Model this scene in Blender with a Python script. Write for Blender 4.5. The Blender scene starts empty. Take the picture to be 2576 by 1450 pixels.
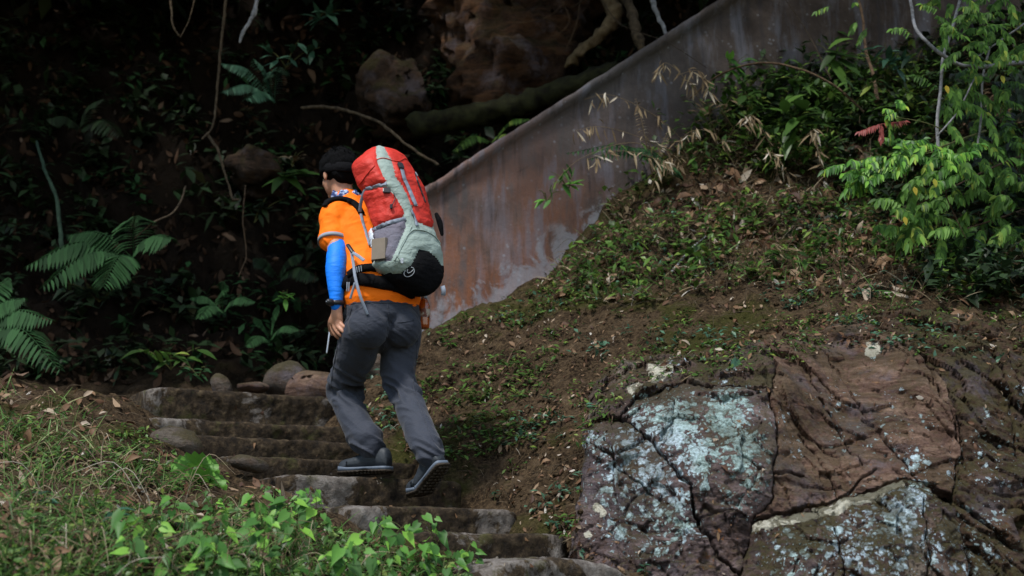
import bpy, bmesh, math, random
import numpy as np
from mathutils import Vector, Matrix, noise
from mathutils.bvhtree import BVHTree
R = math.radians
PI = math.pi
scene = bpy.context.scene
COL = scene.collection
random.seed(7)

# ------------------------------------------------------------------ camera
CAMZ = 1.5
PITCH = R(11.45)
F = 3578.0            # focal length in units of the 2576-wide photograph (50 mm lens)
cam_data = bpy.data.cameras.new('camera')
cam = bpy.data.objects.new('camera', cam_data)
COL.objects.link(cam)
cam.location = (0, 0, CAMZ)
cam.rotation_euler = (R(90) + PITCH, 0, 0)
cam_data.lens = 50
cam_data.sensor_width = 36
cam_data.clip_start = 0.1
cam_data.clip_end = 300
cam_data.dof.use_dof = True
cam_data.dof.focus_distance = 6.5
cam_data.dof.aperture_fstop = 2.4
scene.camera = cam

# ------------------------------------------------------------------ light
SUN_EL, SUN_AZ = 58, -38        # sun behind the camera and to its left, high; thin cloud and canopy soften it
world = bpy.data.worlds.new('World')
scene.world = world
world.use_nodes = True
wn = world.node_tree
wn.nodes.clear()
sky = wn.nodes.new('ShaderNodeTexSky')
sky.sky_type = 'NISHITA'
sky.sun_disc = False
sky.sun_elevation = R(SUN_EL)
sky.sun_rotation = R(180 + SUN_AZ)
sky.air_density = 1.6
sky.dust_density = 1.2
bg = wn.nodes.new('ShaderNodeBackground')
bg.inputs['Strength'].default_value = 0.088
wo = wn.nodes.new('ShaderNodeOutputWorld')
wn.links.new(sky.outputs[0], bg.inputs[0])
wn.links.new(bg.outputs[0], wo.inputs[0])
sl = bpy.data.lights.new('sun', 'SUN')
sl.energy = 2.1
sl.angle = R(9)
sl.color = (1.0, 0.965, 0.91)
sun = bpy.data.objects.new('sun', sl)
COL.objects.link(sun)
_az = R(SUN_AZ)
_sd = Vector((math.sin(_az) * math.cos(R(SUN_EL)), -math.cos(_az) * math.cos(R(SUN_EL)), math.sin(R(SUN_EL))))
sun.rotation_euler = (-_sd).to_track_quat('-Z', 'Y').to_euler()
sun.location = _sd * 20
scene.view_settings.view_transform = 'Standard'
scene.view_settings.look = 'None'
scene.view_settings.exposure = 1.15
scene.view_settings.gamma = 1
scene.cycles.max_bounces = 6
scene.cycles.transparent_max_bounces = 8

# ------------------------------------------------------------------ helpers
CP, SP = math.cos(PITCH), math.sin(PITCH)
def ray(u, v):
    x = (u - 1288) / F; yc = -(v - 725) / F
    return Vector((x, CP - yc * SP, SP + yc * CP))
def W(u, v, d):
    """world point seen at photograph position (u, v), d metres ahead"""
    r = ray(u, v)
    return Vector((0, 0, CAMZ)) + r * (d / r.y)
def UV(p):
    q = Vector(p) - Vector((0, 0, CAMZ))
    f = q.y * CP + q.z * SP; up = -q.y * SP + q.z * CP
    return (1288 + F * q.x / f, 725 - F * up / f)

def tag(o, label=None, cat=None, group=None, kind=None):
    if label: o['label'] = label
    if cat: o['category'] = cat
    if group: o['group'] = group
    if kind: o['kind'] = kind
    return o
def empty(name, loc=(0, 0, 0)):
    o = bpy.data.objects.new(name, None)
    o.location = loc
    o.empty_display_size = 0.1
    COL.objects.link(o)
    return o
def link(name, me, parent=None, loc=None):
    o = bpy.data.objects.new(name, me)
    COL.objects.link(o)
    if parent is not None:
        o.parent = parent
    if loc is not None:
        o.location = loc
    return o

class MB:
    """collects geometry for ONE mesh object"""
    def __init__(s):
        s.v = []; s.f = []; s.m = []
    def add(s, vs, fs, m=0):
        n = len(s.v)
        s.v.extend([tuple(p) for p in vs])
        s.f.extend([tuple(i + n for i in f) for f in fs])
        s.m.extend([m] * len(fs))
    def grid(s, rows, close=False, m=0, cap=False):
        nr, nc = len(rows), len(rows[0])
        vs = [p for r in rows for p in r]
        fs = []
        for i in range(nr - 1):
            for j in range(nc if close else nc - 1):
                k = (j + 1) % nc
                fs.append((i * nc + j, i * nc + k, (i + 1) * nc + k, (i + 1) * nc + j))
        if cap:
            fs.append(tuple(range(nc - 1, -1, -1)))
            fs.append(tuple((nr - 1) * nc + j for j in range(nc)))
        s.add(vs, fs, m)
    def mesh(s, name, mats, smooth=True):
        me = bpy.data.meshes.new(name)
        me.from_pydata(s.v, [], s.f)
        if not isinstance(mats, (list, tuple)): mats = [mats]
        for mm in mats: me.materials.append(mm)
        if len(mats) > 1:
            me.polygons.foreach_set('material_index', s.m)
        if smooth:
            me.polygons.foreach_set('use_smooth', [True] * len(me.polygons))
        me.update()
        return me
    def build(s, name, mats, parent=None, origin=None, smooth=True):
        """link as one object; verts are given in world space, origin moves the object's base there"""
        if origin is None and parent is not None:
            off = parent.matrix_world.translation if False else Vector(parent.get('_o', (0, 0, 0)))
            s.v = [(p[0] - off.x, p[1] - off.y, p[2] - off.z) for p in s.v]
            return link(name, s.mesh(name, mats, smooth), parent)
        if origin is not None:
            s.v = [(p[0] - origin[0], p[1] - origin[1], p[2] - origin[2]) for p in s.v]
            return link(name, s.mesh(name, mats, smooth), parent, origin)
        return link(name, s.mesh(name, mats, smooth), parent)
def thing(name, label, cat, loc, group=None):
    o = empty(name, loc)
    o['_o'] = tuple(loc)
    tag(o, label, cat, group)
    return o

def frame_from(t, side):
    t = t.normalized()
    s = side - t * side.dot(t)
    if s.length < 1e-4:
        s = Vector((0, 0, 1)) - t * t.z
        if s.length < 1e-4: s = Vector((1, 0, 0))
    s.normalize()
    return t, s, t.cross(s)
def smooth_path(pts, n):
    """Catmull-Rom through pts (Vectors of any length), n samples per span"""
    P = [np.array(p, float) for p in pts]
    P = [2 * P[0] - P[1]] + P + [2 * P[-1] - P[-2]]
    out = []
    for i in range(1, len(P) - 2):
        for k in range(n):
            t = k / n
            a, b, c, d = P[i - 1], P[i], P[i + 1], P[i + 2]
            out.append(0.5 * ((2 * b) + (-a + c) * t + (2 * a - 5 * b + 4 * c - d) * t * t + (-a + 3 * b - 3 * c + d) * t ** 3))
    out.append(P[-2])
    return out
def tube(mb, pts, rad, seg=12, side=Vector((1, 0, 0)), n=4, m=0, cap=True, noise_amp=0, p_exp=2.0):
    """loft through pts; rad = per-point r or (r_side, r_other); rounded caps"""
    data = []
    for p, r in zip(pts, rad):
        if not isinstance(r, (tuple, list)): r = (r, r)
        data.append(tuple(p) + tuple(r))
    path = smooth_path(data, n) if n > 1 else [np.array(d) for d in data]
    C = [Vector(q[:3]) for q in path]
    rows = []
    N = len(C)
    def ring(c, fr, a, b):
        t, s_, w = fr
        out = []
        for j in range(seg):
            th = 2 * PI * j / seg
            ct, st = math.cos(th), math.sin(th)
            if p_exp != 2.0:
                ct = math.copysign(abs(ct) ** (2 / p_exp), ct); st = math.copysign(abs(st) ** (2 / p_exp), st)
            out.append(c + s_ * (a * ct) + w * (b * st))
        return out
    sd = side.copy()
    for i in range(N):
        t = (C[min(i + 1, N - 1)] - C[max(i - 1, 0)])
        fr = frame_from(t, sd)
        if noise_amp == 0: pass
        a, b = abs(path[i][3]), abs(path[i][4])
        if i == 0 and cap:
            for q in (0.98, 0.8, 0.45):
                h = math.sqrt(1 - q * q); rows.append(ring(C[0] - fr[0] * (min(a, b) * q), fr, a * h, b * h))
        rows.append(ring(C[i], fr, a, b))
        if i == N - 1 and cap:
            for q in (0.45, 0.8, 0.98):
                h = math.sqrt(1 - q * q); rows.append(ring(C[i] + fr[0] * (min(a, b) * q), fr, a * h, b * h))
        sd = fr[1]
    if noise_amp:
        for r_ in rows:
            for j, p in enumerate(r_):
                r_[j] = p + noise.noise_vector(p * 18) * noise_amp
    mb.grid(rows, close=True, m=m, cap=cap)
def ellipsoid(mb, c, r, rot=None, seg=20, m=0):
    rows = []
    for i in range(1, seg // 2):
        ph = PI * i / (seg // 2)
        row = []
        for j in range(seg):
            th = 2 * PI * j / seg
            p = Vector((r[0] * math.sin(ph) * math.cos(th), r[1] * math.sin(ph) * math.sin(th), r[2] * math.cos(ph)))
            if rot is not None: p = rot @ p
            row.append(Vector(c) + p)
        rows.append(row)
    # rows go from top (+z) to bottom -> flip winding
    rows = rows[::-1]
    mb.grid(rows, close=True, m=m, cap=True)
def eval_modifiers(o):
    dg = bpy.context.evaluated_depsgraph_get()
    me = bpy.data.meshes.new_from_object(o.evaluated_get(dg))
    o.modifiers.clear()
    old = o.data
    o.data = me
    bpy.data.meshes.remove(old)
    return o
def remesh(o, voxel, smooth=4, factor=0.5):
    m = o.modifiers.new('r', 'REMESH'); m.mode = 'VOXEL'; m.voxel_size = voxel; m.use_smooth_shade = True
    if smooth:
        s = o.modifiers.new('s', 'SMOOTH'); s.iterations = smooth; s.factor = factor
    eval_modifiers(o)
    return o
def fbm(p, oct=5, H=0.5):
    a, s, t = 1.0, 0.0, 0.0
    for _ in range(oct):
        s += a * noise.noise(p); t += a
        p = p * 2.03; a *= H
    return s / t

# ------------------------------------------------------------------ materials
class NT:
    def __init__(s, name):
        s.mat = bpy.data.materials.new(name); s.mat.use_nodes = True
        s.t = s.mat.node_tree; s.t.nodes.clear()
        s.out = s.t.nodes.new('ShaderNodeOutputMaterial')
    def n(s, typ, **kw):
        nd = s.t.nodes.new('ShaderNode' + typ)
        for k, v in kw.items():
            if k.startswith('i_'):
                key = k[2:]
                key = int(key) if key.isdigit() else key.replace('_', ' ')
                s.set(nd.inputs[key], v)
            else: setattr(nd, k, v)
        return nd
    def set(s, inp, v):
        if isinstance(v, bpy.types.NodeSocket): s.t.links.new(v, inp)
        elif isinstance(v, bpy.types.Node): s.t.links.new(v.outputs[0], inp)
        else:
            if hasattr(inp.default_value, '__len__') and not hasattr(v, '__len__'): v = (v, v, v)
            if inp.type == 'RGBA' and len(v) == 3: v = (*v, 1)
            inp.default_value = v
    def coord(s, which='Object', scale=(1, 1, 1), rot=(0, 0, 0), loc=(0, 0, 0)):
        tc = s.n('TexCoord')
        mp = s.n('Mapping'); s.t.links.new(tc.outputs[which], mp.inputs[0])
        mp.inputs['Scale'].default_value = scale; mp.inputs['Rotation'].default_value = rot; mp.inputs['Location'].default_value = loc
        return mp.outputs[0]
    def pos(s, scale=(1, 1, 1), rot=(0, 0, 0)):
        g = s.n('NewGeometry'); mp = s.n('Mapping'); s.t.links.new(g.outputs['Position'], mp.inputs[0])
        mp.inputs['Scale'].default_value = scale; mp.inputs['Rotation'].default_value = rot
        return mp.outputs[0]
    def noise(s, vec, scale, detail=6, rough=0.6, dist=0.0):
        return s.n('TexNoise', i_Vector=vec, i_Scale=scale, i_Detail=detail, i_Roughness=rough, i_Distortion=dist).outputs[0]
    def ramp(s, fac, stops, interp='LINEAR'):
        r = s.n('ValToRGB'); r.color_ramp.interpolation = interp
        s.set(r.inputs[0], fac)
        els = r.color_ramp.elements
        while len(els) < len(stops): els.new(0.5)
        for e, (p, c) in zip(els, stops):
            e.position = p
            if not hasattr(c, '__len__'): c = (c, c, c)
            e.color = (*c, 1)
        return r.outputs[0]
    def mix(s, fac, a, b, blend='MIX'):
        m = s.n('Mix', data_type='RGBA', blend_type=blend)
        s.set(m.inputs[0], fac); s.set(m.inputs[6], a); s.set(m.inputs[7], b)
        return m.outputs[2]
    def math(s, op, a, b=0.0, clamp=False):
        m = s.n('Math', operation=op); m.use_clamp = clamp
        s.set(m.inputs[0], a); s.set(m.inputs[1], b)
        return m.outputs[0]
    def attr(s, name):
        return s.n('Attribute', attribute_name=name).outputs['Fac']
    def bsdf(s, color, rough=0.8, bump=None, strength=0.5, dist=0.01, spec=0.3, trans=None, metal=0, coat=0):
        p = s.n('BsdfPrincipled'); s.p = p
        s.set(p.inputs['Base Color'], color); s.set(p.inputs['Roughness'], rough)
        s.set(p.inputs['Specular IOR Level'], spec); p.inputs['Metallic'].default_value = metal
        if coat: p.inputs['Coat Weight'].default_value = coat
        if bump is not None:
            b = s.n('Bump'); s.set(b.inputs['Height'], bump); b.inputs['Strength'].default_value = strength; b.inputs['Distance'].default_value = dist
            s.t.links.new(b.outputs[0], p.inputs['Normal'])
        sh = p.outputs[0]
        if trans:
            tr = s.n('BsdfTranslucent'); s.set(tr.inputs[0], color)
            mx = s.n('MixShader'); mx.inputs[0].default_value = trans
            s.t.links.new(sh, mx.inputs[1]); s.t.links.new(tr.outputs[0], mx.inputs[2]); sh = mx.outputs[0]
        s.t.links.new(sh, s.out.inputs[0])
        return s.mat
def leaf_mat(name, stops, rough=0.55, trans=0.28, spec=0.22, vein=False):
    m = NT(name)
    g = m.n('NewGeometry')
    c = m.ramp(g.outputs['Random Per Island'], stops)
    nz = m.noise(m.pos(), 60, 3)
    c = m.mix(m.math('MULTIPLY', nz, 0.5), c, m.mix(0.5, c, (0.02, 0.02, 0.01)))
    return m.bsdf(c, rough, nz, 0.25, 0.003, spec, trans)
def cloth_mat(name, col, rough=0.85, weave=900, var=0.12, wr=0.3, spec=0.25, sheen=0.0, dark=None):
    m = NT(name)
    v = m.coord('Object')
    nz = m.noise(v, 9, 5)
    c = m.mix(m.math('MULTIPLY', nz, var * 2), col, dark or tuple(x * 0.6 for x in col))
    fine = m.noise(v, weave / 4, 2)
    fold = m.math('ADD', m.noise(v, 22, 4, 0.55, 0.6), m.math('MULTIPLY', m.math('ABSOLUTE', m.math('SUBTRACT', m.noise(m.coord('Object', (14, 14, 22), (0.7, 0.5, 0)), 1.0, 3, 0.5, 1.2), 0.5)), 1.3))
    h = m.math('ADD', m.math('MULTIPLY', fold, 1.0), m.math('MULTIPLY', fine, 0.08))
    mt = m.bsdf(c, rough, h, wr, 0.012, spec)
    if sheen: m.p.inputs['Sheen Weight'].default_value = sheen
    return mt
# ------------------------------------------------------------------ ground: one height sheet fitted through surveyed points
GP = [  # u, v, metres ahead
 (-500,1450,4.3),(-200,1450,4.4),(100,1450,4.5),(400,1450,4.7),(800,1450,5.0),(1100,1455,5.35),(1260,1450,5.6),
 (-300,1250,5.3),(0,1250,5.35),(400,1265,5.6),(700,1290,5.9),(900,1350,5.75),(1000,1385,5.7),
 (-300,1080,6.2),(0,1080,6.3),(250,1085,6.5),(450,1160,6.5),(600,1215,6.25),
 (-400,940,7.4),(-200,950,7.4),(0,968,7.4),(200,990,7.5),(330,1010,7.55),(380,1060,7.3),(400,1110,7.0),(545,1165,6.75),(715,1215,6.35),(880,1290,6.0),(1060,1360,5.7),
 (1610,1450,5.75),(1440,1368,6.15),(1310,1305,6.5),(1175,1235,6.9),(1055,1180,7.2),(945,1125,7.55),(905,1070,7.85),(880,1010,8.15),
 (1085,835,8.5),(1350,715,8.65),(1500,575,8.8),(1620,445,9.0),(1750,315,9.2),(1950,200,9.5),(2250,100,9.8),
 (1200,1000,7.6),(1300,850,8.0),(1060,1000,7.9),(1100,1120,7.2),(1250,1150,7.0),
 (1500,800,7.9),(1450,1000,7.1),(1380,1180,6.75),(1440,1290,6.4),(1520,1370,6.1),
 (1750,600,8.3),(1750,850,7.2),(1700,950,6.8),
 (2000,500,8.5),(2000,700,7.6),(2000,830,6.95),(2100,300,9.1),
 (2300,500,8.3),(2300,700,7.4),(2300,850,6.75),(2350,250,9.0),
 (2600,100,9.4),(2600,350,8.7),(2600,600,7.8),(2600,850,6.85),(2900,600,7.8),(2900,850,6.85),(3000,200,9.2),
 (1600,1150,6.3),(1700,1450,5.78),(2000,1100,6.2),(2000,1450,5.7),(2400,1150,6.25),(2450,1450,5.8),(2800,1150,6.4),(2800,1450,5.9),
 # dark hillside behind
 (-500,700,9.9),(-500,300,10.6),(-500,-100,11.3),(0,800,9.75),(0,500,10.3),(0,200,10.8),(0,-150,11.4),
 (350,880,9.55),(350,650,10.1),(350,350,10.6),(350,0,11.2),(700,900,9.6),(700,650,10.3),(720,400,10.7),(700,100,11.1),(700,-200,11.6),
 (1000,880,9.7),(1000,600,10.5),(1000,350,10.7),(1100,300,10.6),(1100,0,11.5),
 (1400,420,10.2),(1400,250,10.6),(1400,50,11.3),(1400,-250,11.8),(1800,50,10.6),(1800,-200,11.2),(2200,-50,10.5),(2600,-120,10.4),(3000,-100,10.3),
]
GW = [W(*g) for g in GP]
GW += [Vector(p) for p in [(-2.6,8.3,2.45),(-1.9,8.4,2.5),(-1.3,8.6,2.5),(-3.4,8.2,2.45),(-0.95,9.0,2.55),
        (-3,2.5,.3),(0,2.5,.0),(3,2.5,.0),(-5,3.5,1.0),(0,3.9,.75),(-1.5,3.9,.95),(2,4.2,.6),(4,4.2,.7),(-6,6,2.1),(6,6,2.6),(-7,9,3.3),(7,9,4.8),
        (-6,14,7.2),(0,14,7.6),(6,14,8.2),(-3,0,-.2),(0,-1,-.4),(3,0,-.3),(-10,4,2.2),(10,4,3.2),(-10,14,7.5),(10,14,8.5),(-9,-4,.6),(9,-4,.8),(0,-6,-.5),(0,19,10),(-9,19,10),(9,19,11)]]
for _a, _b in (((395,1090,6.98),(965,1118,7.55)),((375,1038,7.28),(905,1088,7.86)),((560,1140,6.68),(1060,1172,7.20)),((715,1190,6.36),(1165,1213,6.86)),((880,1262,5.98),(1305,1292,6.46)),((1040,1332,5.66),(1435,1352,6.12)),((370,968,7.60),(840,1004,8.08))):
    for _t in (.2, .5, .82):
        _p = W(*_a).lerp(W(*_b), _t) + Vector((-.06, .12, -.20)); GW.append(_p)
_X = np.array([[p.x, p.y] for p in GW]); _Z = np.array([p.z for p in GW])
def _phi(r2): return 0.5 * r2 * np.log(r2 + 1e-9)
def _fit(X, Z, lam):
    n = len(X)
    K = _phi(((X[:, None] - X[None]) ** 2).sum(-1)) + lam * np.eye(n)
    P = np.c_[np.ones(n), X]
    A = np.block([[K, P], [P.T, np.zeros((3, 3))]])
    return np.linalg.solve(A, np.r_[Z, 0, 0, 0])
_w = _fit(_X, _Z, 0.004)
def base_z(x, y):
    x = np.atleast_1d(x).astype(float); y = np.atleast_1d(y).astype(float)
    out = np.empty(len(x))
    for s in range(0, len(x), 20000):
        q = np.c_[x[s:s + 20000], y[s:s + 20000]]
        out[s:s + 20000] = _phi(((q[:, None] - _X[None]) ** 2).sum(-1)) @ _w[:-3] + _w[-3] + q @ _w[-2:]
    return out
def _axis(lo, hi, a, b, fine, coarse):
    left = list(np.arange(lo, a, coarse)); mid = list(np.arange(a, b, fine)); right = list(np.arange(b, hi + coarse, coarse))
    return np.array(left + mid + right)
gx = _axis(-12, 12, -4.6, 4.6, 0.026, 0.3)
gy = _axis(-7, 20, 4.2, 12.2, 0.028, 0.3)
GXX, GYY = np.meshgrid(gx, gy)
gz = base_z(GXX.ravel(), GYY.ravel())
verts = []
for x, y, z in zip(GXX.ravel(), GYY.ravel(), gz):
    p = Vector((x, y, z))
    if 3.8 < y < 12.6 and abs(x) < 5:
        back = min(1, max(0, (y - 9.2) / 0.8))
        k = 0.045 + 0.12 * back
        h = fbm(p * 1.6, 3) * k * 2.0 + fbm(p * 6 + Vector((7, 3, 1)), 4, 0.7) * (0.10 + 0.1 * back)
        h -= abs(noise.noise(p * 3.1)) * (0.04 + 0.2 * back)
        o = noise.noise_vector(p * 5) * (0.03 + 0.06 * back)
        verts.append((x + o.x, y + o.y - h * back * 0.6, z + h))
    else:
        verts.append((x, y, z))
ny, nx = GXX.shape
idx = np.arange(nx * ny).reshape(ny, nx)
faces = np.stack([idx[:-1, :-1], idx[:-1, 1:], idx[1:, 1:], idx[1:, :-1]], -1).reshape(-1, 4).tolist()
gm = bpy.data.meshes.new('ground')
gm.from_pydata(verts, [], faces)
gm.polygons.foreach_set('use_smooth', [True] * len(gm.polygons))
gm.update()
verts_g, faces_g = verts, faces
ground = link('ground', gm)
tag(ground, kind='structure')
BVH = BVHTree.FromPolygons([Vector(v) for v in verts], faces)
def hit(u, v, bvh=None):
    r = ray(u, v).normalized()
    loc, nor, i, dist = (bvh or BVH).ray_cast(Vector((0, 0, CAMZ)), r, 60)
    return (loc, nor) if loc is not None else (None, None)
def drop(x, y):
    loc, nor, i, dist = BVH.ray_cast(Vector((x, y, 30)), Vector((0, 0, -1)), 60)
    return (loc, nor) if loc is not None else (None, None)

m = NT('soil')
v = m.pos()
n1 = m.noise(v, 1.7, 6, 0.65, 0.4); n2 = m.noise(v, 9, 7, 0.7); n3 = m.noise(v, 60, 4, 0.7)
soil = m.ramp(n2, [(0.36, (0.007, 0.0045, 0.003)), (0.47, (0.026, 0.017, 0.010)), (0.58, (0.066, 0.045, 0.027)), (0.74, (0.15, 0.11, 0.072))])
soil = m.mix(m.ramp(n3, [(0.45, 0), (0.7, 1)]), soil, (0.11, 0.075, 0.042))
moss = m.mix(n3, (0.014, 0.017, 0.004), (0.062, 0.066, 0.013))
c = m.mix(m.ramp(n1, [(0.50, 0), (0.60, 0.75)]), soil, moss)
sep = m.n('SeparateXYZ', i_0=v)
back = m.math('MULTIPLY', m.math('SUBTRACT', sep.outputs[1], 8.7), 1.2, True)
c = m.mix(back, c, m.mix(n2, (0.002, 0.0015, 0.001), (0.018, 0.012, 0.008)))  # soil darkens towards the rear: part of the hillside's shade is in this colour
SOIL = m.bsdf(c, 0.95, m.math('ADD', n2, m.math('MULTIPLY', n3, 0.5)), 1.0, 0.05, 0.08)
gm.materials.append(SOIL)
# ------------------------------------------------------------------ steps
m = NT('stained_concrete')
v = m.pos()
n1 = m.noise(v, 3.2, 7, 0.7, 0.6); n2 = m.noise(v, 25, 6, 0.7); n3 = m.noise(m.pos((6, 6, 1.5)), 2.0, 5, 0.65)
cc = m.ramp(n2, [(0.3, (0.055, 0.046, 0.040)), (0.5, (0.125, 0.110, 0.098)), (0.72, (0.23, 0.215, 0.20))])
dirt = m.ramp(n2, [(0.35, (0.008, 0.006, 0.004)), (0.52, (0.028, 0.019, 0.011)), (0.7, (0.085, 0.062, 0.036))])
sm = m.math('SUBTRACT', m.math('ADD', m.math('MULTIPLY', n1, 1.3), m.math('ADD', m.math('MULTIPLY', n2, 0.25), -0.20)), m.math('MULTIPLY', m.attr('clean'), 0.29))
c = m.mix(m.ramp(sm, [(0.36, 0), (0.42, 1)]), cc, dirt)
c = m.mix(m.ramp(m.noise(v, 5.3, 6, 0.7), [(0.55, 0), (0.66, 0.7)]), c, (0.05, 0.05, 0.014))
STEP = m.bsdf(c, 0.9, m.math('ADD', n2, n1), 0.7, 0.02, 0.2)

def hull_rock(name, pts, mat, disp=0.03, freq=4.0, cuts=4, origin=None, parent=None, smoothv=2, strata=None, attr=None, ridg=0.5, oct=5, fine=0.013, facet=0.0):
    """closed rock: convex hull of surveyed corners, subdivided, worn and displaced"""
    bm = bmesh.new()
    for p in pts: bm.verts.new(p)
    r = bmesh.ops.convex_hull(bm, input=bm.verts)
    bmesh.ops.delete(bm, geom=list({g for g in r['geom_interior'] + r['geom_unused'] if isinstance(g, bmesh.types.BMVert)}), context='VERTS')
    bmesh.ops.triangulate(bm, faces=bm.faces)
    for c_ in range(14):
        es = [e for e in bm.edges if e.calc_length() > fine]
        if not es: break
        top_ = max(e.calc_length() for e in es) * 0.6
        bmesh.ops.subdivide_edges(bm, edges=[e for e in es if e.calc_length() > top_], cuts=1)
        bmesh.ops.triangulate(bm, faces=[f for f in bm.faces if len(f.verts) > 3])
    for _ in range(smoothv * 2):
        bmesh.ops.smooth_vert(bm, verts=bm.verts, factor=0.5, use_axis_x=True, use_axis_y=True, use_axis_z=True)
    bm.normal_update()
    off = Vector(origin) if origin is not None else Vector((0, 0, 0))
    new = []
    for vv in bm.verts:
        p = vv.co
        h = fbm(p * freq, oct, 0.55) * disp * 2
        h -= ridg * disp * (1 - min(1, abs(noise.noise(p * freq * 0.7 + Vector((5, 5, 5)))) * 6))
        if facet:
            q = p + noise.noise_vector(p * 3) * 0.05
            if strata is not None:
                al = q.dot(strata[0]); q = q + strata[0] * (al * 1.0)
            for fs_, fa in ((5.0, 1.0), (13.0, 0.45)):
                ds, cs_ = noise.voronoi(q * fs_)
                c0 = cs_[0]; rd = noise.random_unit_vector if False else None
                hv = noise.noise_vector(c0 * 3.7 + Vector((1.3, 2.7, 9.1)))
                h += facet * fa * (hv.dot(q * fs_ - c0) * 1.6 + noise.noise(c0 * 5.1) * 0.8)
                h -= facet * fa * 0.35 * max(0, 1 - (ds[1] - ds[0]) * 9)
        if strata is not None:
            d, fr, am = strata
            t = p.dot(d) * fr + noise.noise(p * 2.0) * 1.2
            tri = abs((t % 1.0) - 0.5) * 2
            h += (min(1, tri * 3) - 0.7) * am
        new.append(p + vv.normal * h)
    for vv, q in zip(bm.verts, new): vv.co = q - off
    bmesh.ops.recalc_face_normals(bm, faces=bm.faces)
    me = bpy.data.meshes.new(name)
    bm.to_mesh(me); bm.free()
    me.materials.append(mat)
    me.polygons.foreach_set('use_smooth', [True] * len(me.polygons))
    o = link(name, me, parent, origin)
    return o

# front edge: left end (u,v,d), right end; the tread runs back along the flight
SD = Vector((-0.50, 0.86, 0)).normalized()
STEPS = [
 ((1180,1425,5.30),(1600,1452,5.72),0.20,'lowest concrete step with pale worn top at the foot of the stairs',0.05),
 ((1040,1332,5.66),(1435,1352,6.12),0.17,'narrow second step from the bottom with dark stained riser and pale right end',0.0),
 ((880,1262,5.98),(1305,1292,6.46),0.17,'mossy concrete step under the lifted right shoe of the hiker',0.0),
 ((715,1190,6.36),(1165,1213,6.86),0.19,'grey stained step the flat left shoe of the hiker stands on',0.0),
 ((560,1140,6.68),(1060,1172,7.20),0.17,'brown step just above the one the hiker stands on',0.0),
 ((395,1090,6.98),(965,1118,7.55),0.17,'dark mossy step behind the shins, with thin pale front edge',0.0),
 ((375,1038,7.28),(905,1088,7.86),0.17,'low brown step directly beneath the tall top step',0.0),
 ((370,968,7.60),(840,1004,8.08),0.22,'tall top step of the flight, long dark stained slab below the boulders',0.0),
]
for i, (A, B, ht, lab, bulge) in enumerate(STEPS):
    a, b = W(*A), W(*B)
    z = (a.z + b.z) / 2
    a.z = b.z = z
    mid = (a + b) / 2
    L = (b - a).length; ex = (b - a).normalized()
    ey = Vector((-ex.y, ex.x, 0))
    ey = (ey + SD * 0.3).normalized()
    depth = 0.5
    ht2 = ht + 0.10
    sec = []
    # profile front: rounded nose, from bottom front over the nose to back
    prof = [(0.015, -ht2), (0.0, -ht2 * 0.6), (-0.004, -0.03), (-0.002, -0.012), (0.006, -0.002), (0.02, 0.0), (0.09, 0.003), (depth * .6, 0.0), (depth, -0.01), (depth, -ht2)]
    def rs(pr, step=0.014):
        out = []
        for k in range(len(pr)):
            p0 = Vector(pr[k]); p1 = Vector(pr[(k + 1) % len(pr)])
            n = max(1, min(14, int((p1 - p0).length / step)))
            for q in range(n): out.append(p0.lerp(p1, q / n))
        return out
    pr = rs(prof)
    rows = []
    nx_ = int(L / 0.014)
    for k in range(nx_ + 1):
        t = k / nx_
        e = min(t, 1 - t) * L
        rnd = 0.028 * (1 - min(1, e / 0.07)) ** 2
        if bulge: up = bulge * math.sin(PI * min(1, t * 1.05)) ** 0.8
        else: up = 0.0
        base = a + ex * (L * t)
        # front line wobbles a little
        wob = 0.018 * noise.noise(Vector((t * 3 + i * 9, 2.2, i))) + 0.006 * noise.noise(Vector((t * 17, i, 4)))
        row = []
        cz = -ht2 / 2; cy = depth / 2
        for q in pr:
            yy, zz = q
            if rnd: yy = cy + (yy - cy) * (1 - rnd * 3.2); zz = cz + (zz - cz) * (1 - rnd * 3.5)
            p = base + ey * (yy + wob) + Vector((0, 0, zz + up * (1 if zz > -0.05 else 0.5)))
            dn = fbm(p * 7, 4, 0.6) * 0.022 + fbm(p * 30, 3, .7) * 0.010
            chip = max(0, noise.noise(p * 5 + Vector((i, 0, 0))) - 0.25) * (0.05 if -0.04 < zz and yy < 0.06 else 0)
            p = p + ey * (dn + chip) + Vector((0, 0, dn * 0.7 - chip * 0.6))
            row.append(p)
        rows.append(row)
    mb = MB(); mb.grid(rows, close=True, cap=True)
    CL = [[(0, 1, .8)], [(.0, .12, .4), (.2, .34, .6), (.80, 1, .9)], [(.0, .18, 1), (.82, 1, .7), (.45, .5, .4)], [(0, .38, 1), (.85, 1, .5)], [(0, .12, .8)], [(0, .06, .5)], [(0, .22, .9)], [(0, .07, .5), (.52, .60, .7), (.92, 1, .4)]][i]
    at = []
    for k in range(nx_ + 1):
        t = k / nx_
        c_ = max([kk * max(0, min(1, (min(t - lo_, hi_ - t) + .08) / .16)) if True else 0 for lo_, hi_, kk in CL] + [0])
        if False: c_ = max([kk for lo_, hi_, kk in CL if lo_ <= t <= hi_] + [c_])
        at += [c_] * len(pr)
    o = mb.build('stone_step', STEP, origin=Vector((mid.x, mid.y, z - ht2)))
    o.data.attributes.new('clean', 'FLOAT', 'POINT').data.foreach_set('value', at)
    tag(o, lab, 'step', 'concrete steps of the hillside stairway')

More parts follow.
